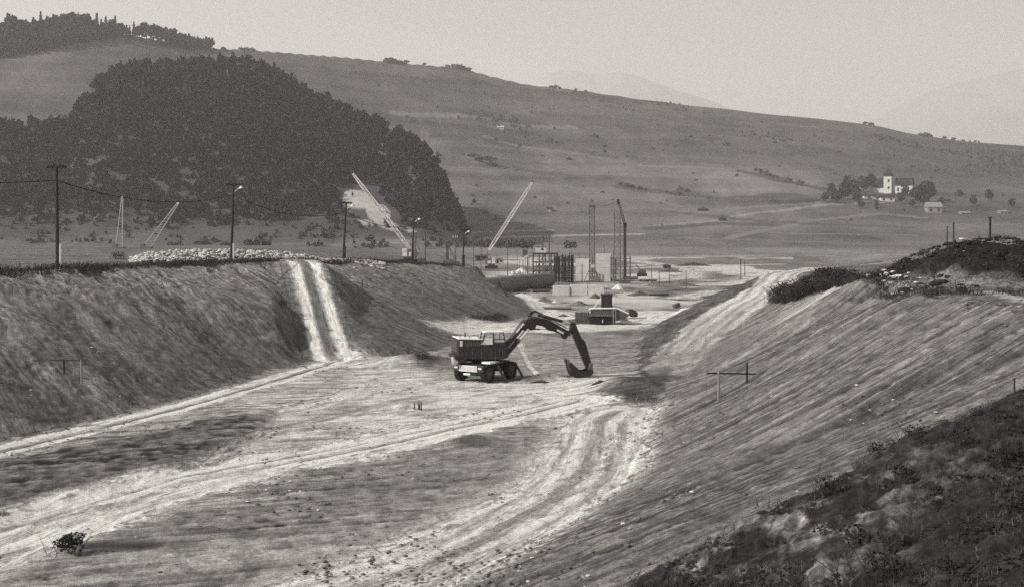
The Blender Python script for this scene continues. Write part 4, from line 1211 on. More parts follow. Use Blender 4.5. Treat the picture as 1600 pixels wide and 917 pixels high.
def rig():
    d = 235; X = (699 - 800) / F * d; zb = gz(X, d)
    r = thing('drilling_rig', 'dark upright drilling rig with a slanting leg beside the end lamp pole', 'rig', (X, d, zb))
    H = CAMZ - (381 - HY) / F * d - zb
    m = MB(); m.box((0, 0, H / 2), (.5, .5, H)); m.build('mast', M['cranedark'], r)
    m = MB(); m.box((0, 0, H), (.9, .7, .9)); m.build('head', M['cranedark'], r)
    m = MB(); m.beam((.2, 0, H - .2), (1.7, 0, 0), .16); m.build('leg', M['steel'], r)
    m = MB(); m.beam((.1, 0, H + .2), (.9, 0, H + 1.2), .12); m.build('arm', M['steel'], r)
    m = MB(); m.box((.2, .4, .4), (1.8, 1.4, .8)); m.build('skid', M['steel'], r)
    d = 245; X = (711.5 - 800) / F * d; zb = gz(X, d); H = CAMZ - (374 - HY) / F * d - zb
    t = thing('transformer_pole', 'pole carrying a dark transformer box beside the drilling rig', 'pole', (X, d, zb))
    m = MB(); m.cyl((0, 0, 0), (0, 0, H), .15, n=6); m.build('post', M['steel'], t)
    m = MB(); m.box((0, 0, H), (1.2, .5, .55)); m.build('transformer', M['cranedark'], t)
    for x in (-.4, 0, .4):
        m = MB(); m.cyl((x, 0, H + .25), (x, 0, H + .7), .06, n=5); m.build('insulator', M['concrete'], t)
    d = 260
    r = None
    Xa, Xb = (649.5 - 800) / F * d, (664.5 - 800) / F * d; zb = gz(Xb, d); H = CAMZ - (363 - HY) / F * d - zb
    t = thing('pole_frame', 'two thin poles with a diagonal brace right of the left crane', 'pole frame', (Xb, d, zb))
    w = Xa - Xb
    for x in (0, w):
        m = MB(); m.cyl((x, 0, 0), (x, 0, H), .12, n=6); m.build('post', M['cranedark'], t)
    m = MB(); m.beam((w, 0, H - .6), (w * .35, 0, .2), .12); m.build('brace', M['steel'], t)
    m = MB(); m.box((w * .4, 0, .3), (1.5, .6, .5)); m.build('crossbeam', M['cranedark'], t)
rig()
def simple_mast(px_, yt, yb, d, label, r=.1, mt='wood', top=None, grp=None, nm='post'):
    q = PD(px_, yt, d); zz = gz(q.x, d)
    t = thing(nm, label, 'post', (q.x, d, zz), 0, grp)
    m = MB(); m.cyl((0, 0, -.2), (0, 0, q.z - zz), r, r * .8, n=8); m.build('shaft', M[mt], t)
    m = MB(); m.box((0, 0, q.z - zz), top or (r * 2.3, r * 2.3, r * .8)); m.build('cap', M[mt], t)
    return t
for i, (x, yt, d) in enumerate(((740, 361, 300), (751.5, 365, 310), (793, 374, 280))):
    simple_mast(x, yt, 0, d, ['thin dark post left of the right-leaning crane boom', 'thin dark post at the foot of the right-leaning crane boom', 'thin mast with small crosspiece above the big pipe'][i], .09, 'cranedark', (.5, .12, .12) if i == 2 else None)
for x, yt, yb, lab in ((1157.5, 405, 438, 'taller of two dark posts left of the haul ramp'), (1163.8, 408, 432, 'shorter of two dark posts left of the haul ramp')):
    L = hit(x, yb); simple_mast(x, yt, yb, L.y, lab, .09)
def ridge(x, lo=66, hi=96):
    Y = np.linspace(lo, hi, 200); X = (x - 800) / F * Y; z = height(X, Y); i = int(np.argmax((z - CAMZ) / Y))
    return Vector((X[i], Y[i], z[i]))
L = ridge(1547); simple_mast(1547, 340, 0, L.y, 'thick dark post on top of the spoil heap', .085)
L = ridge(1480); simple_mast(1480, 354, 0, L.y, 'thin dark post left of the spoil heap top', .04)
L = ridge(1490); simple_mast(1490, 349, 0, L.y + 60, 'faint far post beyond the spoil heap', .1)
L = hit(1585, 613); simple_mast(1585, 591, 0, L.y, 'short stake at right edge where rough earth begins', .03)
L = hit(565, 449); simple_mast(566, 439, 0, L.y, 'short dark stake high on the left bank right of the ramp', .06)
L = hit(661, 466); simple_mast(661, 449, 0, L.y, 'thin survey stake halfway down the left bank', .05, 'palewood')

def white_board():
    L = ridge(1509) + Vector((0, -.25, .02)); o = MB().box((0, 0, .12), (.85, .5, .1), .1, .12).box((0, .1, .04), (.5, .3, .08)).build('board', M['lamp'], None, L, bevel=.01)
    tag(o, 'white board lying on the spoil heap', 'board')
    L = ridge(1484) + Vector((0, -.1, 0)); o = MB().box((0, 0, .06), (.7, .25, .18)).box((.28, 0, .2), (.12, .2, .2)).build('timber', M['wood'], None, L)
    tag(o, 'dark timber lying at the foot of the thin post on the heap', 'timber')
    L = hit(1057, 481); t = thing('concrete_block', 'dark block perched on the bank left of the haul ramp', 'block', L, .3)
    MB().box((0, 0, .3), (.85, .7, .55), 0, -.3).build('body', M['steel'], t, bevel=.04); MB().box((.1, -.2, .62), (.3, .1, .08), 0, -.3).build('lifting_loop', M['wire'], t)
white_board()

def a_frame():
    L = hit(790, 463); d = L.y; a = PD(778.5, 441, d) - L
    t = thing('leaning_poles', 'two dark poles leaning together at the end of the left bank', 'poles', L)
    m = MB(); m.cyl((.3, 0, -.1), a, .09, .07, n=6); m.build('pole', M['wood'], t)
    q = PD(776.5, 454, d) - L; m = MB(); m.cyl(q, a + Vector((0, .1, .05)), .08, .06, n=6); m.build('pole', M['wood'], t)
a_frame()

def trestle(p1, t1, p2, t2, rail, label, mt='wood', mt1=None):
    A, B = hit(*p1), hit(*p2); r = thing('profile_board', label, 'survey frame', A)
    for q, t, mm in ((A, t1, mt1 or mt), (B, t2, mt)):
        top = PD(*t, q.y); m = MB(); m.cyl(q - A - Vector((0, 0, .2)), top - A, .055, .05, n=7); m.build('post', M[mm], r)
    a = PD(*rail[0], A.y) - A; b = PD(*rail[1], B.y) - A
    m = MB(); m.beam(a, b, .04, .065); m.build('crossboard', M[mt], r)
trestle((1122.5, 625), (1123, 579), (1167, 599), (1167, 566), ((1104, 582.5), (1181, 584)), 'wooden survey frame of two posts and a board on the right bank', 'wood', 'palewood')
trestle((127.5, 600), (127, 562), (100, 585), (100, 561), ((138, 563), (78, 562)), 'faint survey frame low on the left bank', 'wood', 'palewood')
def pegs():
    L = hit(654, 641); s = L.y / F; t = thing('survey_pegs', 'cluster of short survey pegs joined by a lath on the yard', 'survey frame', L)
    for x, h in ((-7, 12), (-.5, 13), (4, 13), (1, 8)):
        m = MB(); m.cyl((x * s, (x % 2) * .2, -.05), (x * s + .01, (x % 2) * .2, h * s), .035, n=6); m.build('peg', M['wood'], t)
    m = MB(); m.beam((-8 * s, 0, 12 * s), (5 * s, 0, 12.3 * s), .05, .05); m.build('lath', M['palewood'], t)
pegs()
def small_machine():
    L = hit(1003, 432); s = L.y / F; t = thing('loader', 'tiny dark loader with raised arm on the white roads', 'loader', L)
    m = MB(); m.box((0, 0, .35), (2.2, 1.4, .6)); m.build('crawler_track', M['rubber'], t)
    m = MB(); m.slab([(-.9, .6), (.9, .6), (.8, 1.4), (-.2, 1.5), (-.9, 1.2)], -.6, .6); m.build('body', M['cranedark'], t, bevel=.05)
    m = MB(); m.beam((-.2, 0, 1.2), (-1.1, 0, 2.4), .16); m.build('arm', M['cranedark'], t)
    m = MB(); m.box((-1.2, 0, 2.35), (.4, .9, .3)); m.build('shovel', M['steel'], t)
small_machine()

def gravel_heap(x, y, wpx, hpx, v, label):
    L = hit(x, y, 60); s = L.y / F; R_, H = wpx * s / 2, hpx * s
    n = 22; rows = 7; vs_ = []; fs = []
    for j in range(rows + 1):
        q = j / rows
        for i in range(n):
            th = 6.2832 * i / n; k = (1 - q) * R_ * (1 + .22 * math.sin(3 * th + x) + .12 * math.sin(7 * th + y)) + .02
            z = H * q ** .9 * (1 + .12 * math.sin(5 * th + j)) - .12
            vs_.append((k * math.cos(th), k * .8 * math.sin(th), z))
    for j in range(rows):
        for i in range(n): fs.append((j * n + i, j * n + (i + 1) % n, (j + 1) * n + (i + 1) % n, (j + 1) * n + i))
    o = MB().add(vs_, fs).build('dirt_heap', M[v], None, L, smooth=True)
    tag(o, label, 'heap')
for a in ((905, 478, 40, 9, 'clod', 'dark earth heap left of the dark hut'), (850, 470, 26, 7, 'clod', 'small earth heap below the right end of the big pipe'), (966, 452, 20, 9, 'concrete', 'pale gravel heap at the foot of the slim tower crane'),
          (1022, 447, 34, 6, 'clod', 'low earth heap between the white roads right of the slim crane'), (1046, 425, 40, 5, 'form', 'dark low heap beyond the white roads'), (930, 466, 22, 8, 'form', 'dark heap in front of the low concrete wall'),
          (815, 425, 22, 7, 'concrete', 'pale heap beside the stair tower'), (868, 473, 18, 5, 'concrete', 'pale heap left of the dark earth heap'), (1085, 415, 60, 5, 'brush', 'long dark heap left of the two posts on the plain')): gravel_heap(*a)
gravel_heap(905, 506, 40, 9, 'clod', 'earth heap against the left end of the timber bridge')
gravel_heap(977, 503, 26, 7, 'clod', 'earth heap against the right end of the timber bridge')
gravel_heap(880, 494, 22, 5, 'form', 'small dark heap on the white road left of the timber bridge')
gravel_heap(1000, 462, 46, 8, 'form', 'broad dark heap right of the dark hut')
gravel_heap(1062, 447, 60, 9, 'clod', 'long grey heap between the white roads and the haul ramp')
def scaffold_bay(x0, x1, yt, yb, label, nx=4, nz_=4):
    L = hit((x0 + x1) / 2, yb, 60); s = L.y / F; W, H = (x1 - x0) * s, (yb - yt) * s
    r = thing('scaffold', label, 'scaffold', L)
    for i in range(nx + 1):
        for y in (0, 1.1):
            m = MB(); x = -W / 2 + W * i / nx; m.cyl((x, y, -.1), (x, y, H * (1 - .12 * (i % 2))), .07, n=5); m.build('post', M['cranedark'], r)
    for k in range(1, nz_ + 1):
        m = MB(); z = H * k / (nz_ + .4); m.box((0, -.06, z), (W, .06, .1)); m.box((0, .55, z - .06), (W, 1.0, .06)); m.build('deck', M['palewood'], r)
    for i in range(0, nx, 2):
        m = MB(); x = -W / 2 + W * i / nx; m.beam((x, -.1, .1), (x + W / nx, -.1, H * .85), .07); m.build('brace', M['wood'], r)
scaffold_bay(955, 985, 400, 441, 'grey pole scaffold against the taller pale pier')
scaffold_bay(838, 866, 408, 446, 'pole scaffold between the stair tower and the board formwork', 5, 5)
scaffold_bay(905, 926, 398, 436, 'slender scaffold on the front of the left pale pier', 2, 5)
def site_hut(x, y, w_, h_, lab, wall='clod'):
    L = hit(x, y, 60); s = L.y / F; W, H = w_ * s, h_ * s; r = thing('site_hut', lab, 'hut', L, .15)
    m = MB(); m.box((0, W * .3, H / 2), (W, W * .6, H)); wl = m.build('wall', M[wall], r)
    m = MB(); m.slab([(-W * .56, H), (W * .56, H), (W * .56, H + .12), (0, H + .12 + W * .12), (-W * .56, H + .12)], -.25, W * .6 + .25); m.build('roof', M['pipe'], r)
    m = MB(); m.box((-W * .2, -.03, H * .45), (W * .22, .06, H * .8)); m.build('door', M['dark'], wl)
    m = MB(); m.box((W * .22, -.03, H * .6), (W * .25, .06, H * .3)); m.build('window', M['dark'], wl)
site_hut(752, 408, 20, 8, 'small grey site hut behind the end of the left bank')
site_hut(1042, 420, 13, 5, 'small grey site hut on the white roads', 'palewood')
site_hut(780, 412, 14, 6, 'pale site hut at the left end of the big pipe', 'concrete')
for i, (x, yt, yb) in enumerate(((872, 388, 440), (893, 392, 440), (944, 384, 438), (958, 392, 438), (1018, 418, 446), (1030, 421, 448), (1046, 419, 447), (1072, 425, 450), (985, 402, 442), (832, 383, 430), (808, 390, 425))):
    L = hit(x, yb, 60); simple_mast(x, yt, yb, L.y, ['dark pole rising out of the board formwork', 'dark pole at the right edge of the formwork', 'dark pole between the two pale piers', 'pole at the right edge of the taller pier', 'short post left of the white roads', 'short post beside the white roads', 'short post in the middle of the white roads', 'short post at the right end of the white roads', 'pole beside the slim tower crane', 'pole above the stair tower', 'pole left of the stair tower'][i], .07, 'cranedark')
gravel_heap(846, 596, 44, 5, 'rough', 'low spoil ridge between the excavator wheels and its bucket')
gravel_heap(938, 597, 30, 6, 'rough', 'small spoil heap right of the excavator bucket')
def timber_stack(x, y, n, lab, rz):
    L = hit(x, y, 60); t = thing('timber_stack', lab, 'timber', L, rz)
    for i in range(n):
        MB().box((0, (i % 3) * .32, .12 + .2 * (i // 3)), (3.2 + .3 * (i % 2), .26, .16)).build('plank', M['palewood' if i % 2 else 'wood'], t)
timber_stack(985, 437, 9, 'stack of planks at the foot of the taller pier', .2)
timber_stack(1012, 440, 6, 'low stack of planks right of the slim tower crane', -.4)
timber_stack(1030, 462, 6, 'stack of planks on the bank left of the haul ramp', .3)
timber_stack(870, 484, 6, 'stack of planks on the white road above the excavator boom', -.2)
timber_stack(846, 457, 6, 'stack of planks in front of the big pipe', .5)

# ------------------------------------------------------------------ church, farm buildings, their trees
def leafy(seed, n, rx, ry, rz_, sz, zc, shape='round'):
    """many small leaf faces spread through a crown"""
    r = np.random.default_rng(seed); V = []; T = []
    c = r.normal(size=(9, 3)); c /= np.linalg.norm(c, axis=1, keepdims=True); cr = r.uniform(.35, .6, 9)
    c = c * r.uniform(.35, .62, (9, 1))
    for i in range(n):
        if shape == 'spike':
            h = r.random() ** 1.3; th = r.uniform(0, 6.283); q = (1 - h) * r.uniform(.35, 1) ** .5 * (0.72 + .28 * math.sin(h * 34))
            p = np.array([q * math.cos(th), q * math.sin(th), h * 2 - 1])
        else:
            k = r.integers(9); v = r.normal(size=3); v /= np.linalg.norm(v); p = c[k] + v * cr[k] * r.uniform(.6, 1) ** .5
        p = p * (rx, ry, rz_) + (0, 0, zc)
        a = r.normal(size=3); a /= np.linalg.norm(a); b = np.cross(a, r.normal(size=3)); b /= np.linalg.norm(b)
        s_ = sz * r.uniform(.6, 1.4)
        k = len(V); V += [p - a * s_, p + b * s_ * .7, p + a * s_, p - b * s_ * .7]; T.append((k, k + 1, k + 2, k + 3))
    return np.array(V), np.array(T)
def crown_mesh(nm, mat, *args, **kw):
    V, T = leafy(*args, **kw); me = bpy.data.meshes.new(nm)
    me.from_pydata([tuple(v) for v in V], [], [tuple(t) for t in T]); me.materials.append(mat); return me
def limb_mesh(nm, h, r, seed):
    q = random.Random(seed); m = MB(); m.cyl((0, 0, -.3), (0.05 * h, 0, h * .75), r, r * .4, n=6)
    for k in range(4):
        th = q.uniform(0, 6.28); z = h * (.3 + .1 * k); m.cyl((0.05 * z, 0, z), (math.cos(th) * h * .28, math.sin(th) * h * .28, z + h * .25), r * .4, r * .12, n=4)
    me = bpy.data.meshes.new(nm); me.from_pydata(m.v, [], m.f); me.materials.append(M['bark']); return me
def tree_kind(label, cat, grp, crown, trunk):
    r = thing('tree', label, cat, (0, 0, 0), 0, grp)
    for nm, me in (('crown', crown), ('trunk', trunk)):
        o = bpy.data.objects.new(nm, me); COL.objects.link(o); o.parent = r
    return r
_used = set()
def put(proto, loc, s, label=None):
    o = proto if proto not in _used else copy_tree(proto)
    _used.add(proto)
    o.location = loc; o.rotation_euler = (0, 0, random.uniform(0, 6.28)); o.scale = (s * random.uniform(.9, 1.1), s * random.uniform(.9, 1.1), s * random.uniform(.88, 1.12))
    if label: o['label'] = label
    return o

def church():
    L = hit(1388, 303, 480); s = L.y / F
    r = thing('church', 'white church with square tower and pointed dark roof on the far slope', 'church', L, math.radians(-28))
    W = lambda px_: px_ * s
    m = MB(); m.box((0, 0, W(14)), (W(12), W(12), W(28))); m.build('tower', M['plaster'], r)
    m = MB(); w2 = W(7.6); m.add([(-w2, -w2, W(27.6)), (w2, -w2, W(27.6)), (w2, w2, W(27.6)), (-w2, w2, W(27.6)), (0, 0, W(41))], [(0, 1, 4), (1, 2, 4), (2, 3, 4), (3, 0, 4), (3, 2, 1, 0)]); m.cyl((0, 0, W(40)), (0, 0, W(44)), W(.4), n=4); m.build('tower_roof', M['roof'], r)
    for x, z in ((1.6, 20), (1.6, 9)):
        m = MB(); m.box((W(x), -W(6.05), W(z)), (W(3), W(.3), W(4))); m.build('window', M['dark'], r)
    m = MB(); m.box((W(24), W(3), W(6.5)), (W(26), W(13), W(13))); nv = m.build('nave', M['plaster'], r)
    m = MB(); a, b = W(10), W(38); y0, y1 = -W(5), W(11)
    m.add([(a, y0, W(12.8)), (b, y0, W(12.8)), (b, y1, W(12.8)), (a, y1, W(12.8)), (a, W(3), W(24)), (b, W(3), W(24))], [(0, 1, 5, 4), (2, 3, 4, 5), (3, 0, 4), (1, 2, 5), (3, 2, 1, 0)]); m.build('nave_roof', M['roof'], r)
    for x in (15.5, 25, 31):
        m = MB(); m.box((W(x), -W(3.6), W(6)), (W(2.6), W(.3), W(5))); m.build('window', M['dark'], nv)
    m = MB(); m.box((-W(15), W(4), W(4)), (W(18), W(10), W(12))); an = m.build('annex', M['plaster'], r)
    m = MB(); a, b = -W(25), -W(5.5); m.add([(a, -W(2.5), W(9.8)), (b, -W(2.5), W(9.8)), (b, W(10), W(9.8)), (a, W(10), W(9.8)), (a + W(6), W(4), W(22)), (b, W(4), W(27))], [(0, 1, 5, 4), (2, 3, 4, 5), (3, 0, 4), (1, 2, 5), (3, 2, 1, 0)]); m.build('annex_roof', M['roof'], an)
church()
def house(x, y, w_, h_, label, roofv='roof', depth=7, wall='plaster', rh=.8):
    L = hit(x, y, 480); s = L.y / F; W, H = w_ * s, h_ * s
    r = thing('house', label, 'house', L, math.radians(-5))
    m = MB(); m.box((0, depth / 2, H / 2 - .3), (W, depth, H + .6)); wl = m.build('wall', M[wall], r)
    m = MB(); a = W / 2 + .4; m.add([(-a, -.5, H), (a, -.5, H), (a, depth + .5, H), (-a, depth + .5, H), (-a, depth / 2, H + rh * H), (a, depth / 2, H + rh * H)], [(0, 1, 5, 4), (2, 3, 4, 5), (3, 0, 4), (1, 2, 5), (3, 2, 1, 0)]); m.build('roof', M[roofv], r)
    for f in (-.28, .25):
        m = MB(); m.box((f * W, -.03, H * .5), (min(1.4, W * .18), .1, H * .5)); m.build('window' if f < 0 else 'door', M['dark'], wl)
house(1387, 315, 21, 6, 'long white farm building just below the church')
house(1366, 311, 6, 4, 'small white shed left of the farm building below the church')
house(1353, 311, 5, 5, 'small pale shed farthest left of the church')
house(1461, 333, 22, 9, 'low pale barn with dark door right of and below the church trees', 'palewood', 9, 'palewood', .9)
house(1482, 317, 9, 3, 'tiny pale house right of the church trees')
house(1509, 336, 14, 3, 'low pale roofed farmhouse behind the left shoulder of the spoil heap', 'palewood', 7, 'palewood')
house(1569, 334, 12, 3, 'low pale roofed farmhouse behind the top of the spoil heap', 'palewood', 7, 'palewood')
house(782, 202, 10, 3, 'lone pale hay shed high on the bare hill', 'concrete')
house(858, 331, 7, 4, 'tiny white hut low on the hill right of the crane boom')
def barn_far(): pass

cr = [crown_mesh('crown_round', M['leaf'], 11 + i, 260, 1, 1, 1, .22, 1.25) for i in range(3)]
cs = [crown_mesh('crown_spike', M['leaf'], 31 + i, 220, .42, .42, 1.1, .16, 1.3, shape='spike') for i in range(2)]
tk = limb_mesh('trunk_mesh', 1.6, .09, 5)
crd = [crown_mesh('crown_dense', M['leaf'], 51 + i, 700, 1, 1, 1.15, .17, 1.2) for i in range(2)]
for i, (x, y, h, lab) in enumerate(((1437, 317, 38, 'tall dark tree against the right end of the church'), (1449, 318, 36, 'tall dark rounded tree right of the church, rightmost of the pair'), (1430, 314, 24, 'smaller dark tree touching the church nave'))):
    L = hit(x, y, 480); put(tree_kind(lab, 'tree', 'trees around the church', crd[i % 2], tk), L, h * L.y / F / 2.35)
pr = tree_kind('grey bushy tree in the loose grove around the church', 'tree', 'grove around the church', cr[0], tk)
for x, y, h in ((1305, 318, 22), (1318, 312, 24), (1332, 308, 26), (1340, 318, 20), (1300, 306, 18), (1349, 300, 24), (1322, 296, 18), (1362, 297, 22), (1408, 318, 14), (1425, 324, 12), (1345, 326, 12), (1290, 316, 14), (1470, 322, 12), (1520, 322, 14), (1545, 315, 16), (1580, 325, 14), (1500, 310, 12), (1370, 325, 10), (1415, 308, 16)):
    L = hit(x, y, 480); put(pr, L, h * L.y / F / 2.0, 'grey bushy tree ' + ('in the grove left of the church' if x < 1366 else 'below the church' if x < 1430 else 'standing alone right of the church'))

# skyline trees on the upper left hill
pr1 = tree_kind('round topped dark tree in the skyline row on the upper left hill', 'tree', 'skyline trees on the upper left hill', cr[1], tk)
pr2 = tree_kind('narrow spiky conifer in the skyline row on the upper left hill', 'tree', 'skyline trees on the upper left hill', cs[0], tk)
x = -14.0
rr = random.Random(3)
tops = ([-20, 0, 12, 20, 30, 38, 48, 60, 75, 100, 150, 200, 240, 262, 285, 310, 335], [33, 33, 30, 22, 32, 22, 32, 23, 22, 18, 26, 36, 40, 40, 54, 64, 74])
while x < 330:
    Lb = np.interp(x, _gx, _RY); d = np.interp(x, _gx, _RD) - rr.uniform(-5, 12); yt = np.interp(x, *tops) + rr.uniform(-4, 5)
    X = (x - 800) / F * d; z = gz(X, d); ph = (CAMZ + (HY - yt) / F * d - z)
    pp = pr2 if (rr.random() < (.6 if 150 < x < 215 or 62 < x < 72 else .18)) else pr1
    zone = ['by the left edge of the picture', 'on the highest hump of the upper left hill', 'on the dip right of the highest hump', 'where the ridge starts falling', 'on the falling ridge above the knoll'][int(x > 50) + int(x > 150) + int(x > 205) + int(x > 275)]
    put(pp, (X, d, z - .3), max(ph, 3) / 2.35, ('narrow spiky conifer on the skyline ' if pp is pr2 else 'round topped dark tree on the skyline ') + zone)
    x += rr.uniform(4.5, 9)
# bushes along the bare ridge and lone bushes on the pasture
bm_ = [crown_mesh('bush', M['scrub'], 71 + i, 90, 1, 1, .75, .3, .55) for i in range(3)]
def bush(loc, s, label, grp, me=None, sq=1.0):
    o = bpy.data.objects.new('bush', me or random.choice(bm_)); COL.objects.link(o)
    o.location = loc; o.scale = (s * sq, s, s); o.rotation_euler = (0, 0, 0)
    return tag(o, label, 'bush', grp)
for x, h in ((604, 7), (611, 8), (618, 7), (626, 6), (634, 6), (663, 4), (700, 5), (712, 8), (719, 9), (727, 5), (733, 5), (862, 4), (868, 5), (875, 3), (900, 3), (915, 3), (1352, 4), (1362, 5), (1440, 5), (1447, 6), (1453, 5), (1476, 4), (1490, 4), (1505, 3), (378, 5), (386, 6), (395, 5), (350, 4)):
    d = float(np.interp(x, _gx, _RD)) - 2; X = (x - 800) / F * d; s = h * d / F / 1.2
    zone = 'right above the knoll' if x < 420 else 'in the first dark row' if x < 650 else 'in the second dark row' if x < 740 else 'before the middle mountain' if x < 1000 else 'above the church'
    bush((X, d, gz(X, d) - s * .2), s, 'small dark bush on the bare ridge line ' + zone, 'bushes on the bare ridge line', sq=1.4)
rr = random.Random(12)
spots = [(752, 252, 11), (762, 256, 12), (741, 246, 8), (770, 260, 8), (858, 222, 7), (866, 224, 7), (890, 250, 5), (1063, 298, 6), (1075, 300, 6), (975, 290, 7), (985, 293, 7), (1000, 296, 6), (1045, 303, 6), (1060, 306, 6), (1130, 345, 8), (1100, 330, 7),
         (1185, 268, 7), (1193, 272, 7), (1202, 275, 6), (1212, 278, 6), (1232, 285, 7), (1250, 290, 8), (775, 220, 4), (820, 210, 5), (812, 230, 4), (930, 215, 6), (945, 230, 5), (1020, 235, 5), (1135, 228, 6), (1235, 220, 4), (1310, 240, 4), (1080, 215, 4), (330, 378, 12), (318, 382, 10), (355, 384, 8), (60, 370, 9), (150, 345, 9), (170, 340, 8), (100, 360, 8)]
for i in range(34):
    spots.append((rr.uniform(720, 1330), rr.uniform(205, 345), rr.uniform(1.8, 3.6)))
for x, y, h in spots:
    L = hit(x, y, 480); s = h * L.y / F / 1.25
    if L.y > 1900: continue
    zone = 'beside the wooded knoll' if x < 790 and y < 300 else 'on the fields below the wooded knoll' if x < 400 else 'above the tower cranes' if x < 1000 else 'above the hillside road' if y < 300 and x < 1180 else 'in the hedge leading to the church' if y < 300 else 'along the hillside road'
    bush(L - Vector((0, 0, s * .15)), s, 'small dark bush on the far pasture hill ' + zone, 'bushes scattered over the pasture hill', sq=rr.uniform(1, 1.9))

# ------------------------------------------------------------------ the woods that read as one mass
def scatter_mesh(name, temps, P3, S, mat, label, cat, soft_n=False, rnd=False):
    NN = []; VV = []; QQ = []; off = 0
    k = rng.integers(0, len(temps), len(P3)); th = rng.uniform(0, 6.283, len(P3))
    for j, (V, T) in enumerate(temps):
        m = np.nonzero(k == j)[0]
        if not len(m): continue
        c, s_ = np.cos(th[m]), np.sin(th[m])
        x = V[None, :, 0] * c[:, None] - V[None, :, 1] * s_[:, None]; y = V[None, :, 0] * s_[:, None] + V[None, :, 1] * c[:, None]
        z = np.broadcast_to(V[None, :, 2], x.shape)
        W = np.stack([x, y, z], -1) * S[m][:, None, :] + P3[m][:, None, :]
        if soft_n:
            Nl = V - (0, 0, .75); Nl = Nl / np.linalg.norm(Nl, axis=1, keepdims=True); Nl[:, 2] += .8
            nx = Nl[None, :, 0] * c[:, None] - Nl[None, :, 1] * s_[:, None]; ny = Nl[None, :, 0] * s_[:, None] + Nl[None, :, 1] * c[:, None]
            NN.append(np.stack([nx, ny, np.broadcast_to(Nl[None, :, 2], nx.shape)], -1).reshape(-1, 3))
        VV.append(W.reshape(-1, 3)); n = len(V)
        QQ.append((T[None] + (np.arange(len(m)) * n)[:, None, None] + off).reshape(-1, T.shape[1])); off += n * len(m)
    nn = None
    if soft_n: nn = np.concatenate(NN); nn /= np.linalg.norm(nn, axis=1, keepdims=True)
    o = np_mesh(name, np.concatenate(VV), np.concatenate(QQ), mat, None, nn, smooth=soft_n or rnd)
    return tag(o, label, cat, None, 'stuff')
def woods():
    n = 86000
    px = rng.uniform(-120, 745, n); Y = rng.uniform(515, 1160, n); X = (px - 800) / F * Y
    p_, t, zm, kt, zk = hill_parts(X, Y); Z = height(X, Y)
    pyv = HY - F * (Z - CAMZ) / Y
    low = np.interp(px, [-200, 0, 150, 300, 420, 520, 620, 700], [356, 356, 360, 362, 362, 360, 372, 376]) + fbm(px / 25, Y / 40, 2, 91) * 14
    a = (zk > zm + 1) & (kt < 1.02) & (pyv < low)
    qq = np.zeros(n)
    for cx, cy, rx, ry in ((562, 314, 36, 24), (596, 338, 30, 20), (610, 358, 30, 12), (575, 350, 36, 16)): qq = np.maximum(qq, gb(px, pyv, cx, cy, rx, ry, .3))
    rk = cliff(X, Z + 3, px, pyv)
    a &= (qq < .35) & (rk < .3)
    lo2 = np.interp(px, [-200, 0, 100, 190, 206, 240, 285, 330], [100, 92, 73, 58, 46, 56, 78, 80])
    b = (pyv < lo2) & (t > .6) & (t < 1.01) & (px < 330)
    dens = rng.random(n)
    a &= dens < 0.36 * (Y / 700) * np.clip((low - pyv) / 48, .05, 1) ** 1.3
    b &= dens < 0.8
    # scrubby slopes of the bare hill
    sc = fbm(X / 60, Y / 60, 3, 94)
    temps = [leafy(100 + i, 34, 1, 1, 1.05, .36, 1.0) for i in range(5)]
    def go(m, lab, nm, lo, hi):
        s = rng.uniform(lo, hi, m.sum()); S = np.stack([s, s, s * rng.uniform(.9, 1.4, m.sum())], 1)
        scatter_mesh(nm, temps, np.stack([X, Y, Z - .3], 1)[m], S, M['forest' if nm == 'forest' else 'scrub'], lab, 'forest', True)
    go(a, 'dense dark wood covering the knoll', 'forest', 1.2, 2.5)
    go(b, 'dark wood on the upper left hill below the skyline trees', 'forest', 2.4, 4.0)
    n = 9000
    px = rng.uniform(-80, 900, n); Y = rng.uniform(482, 640, n); X = (px - 800) / F * Y
    p_, t, zm, kt, zk = hill_parts(X, Y); Z = height(X, Y); pyv = HY - F * (Z - CAMZ) / Y
    m = (pyv > 325) & (pyv < 389) & (rng.random(n) < .55 * sst(-.05, .4, fbm(px / 45, pyv / 7, 3, 95)))
    go(m, 'hedges and scrub on the fields at the foot of the wooded knoll', 'scrub', .4, 1.3)
    n = 16000
    px = rng.uniform(380, 1610, n); Y = rng.uniform(700, 1480, n); X = (px - 800) / F * Y
    p_, t, zm, kt, zk = hill_parts(X, Y); Z = height(X, Y)
    sc = fbm(X / 80, Y / 110, 3, 81)
    m = (zm > zk) & (rng.random(n) < np.clip(sst(.6, .74, t + .06 * sc) * np.clip(2.2 * sc - .15, 0, 1) * .8 + 0.004, 0, 1)) & (t < 0.99)
    go(m, 'low scrub speckling the upper part of the bare hill', 'scrub', .5, 1.5)
woods()

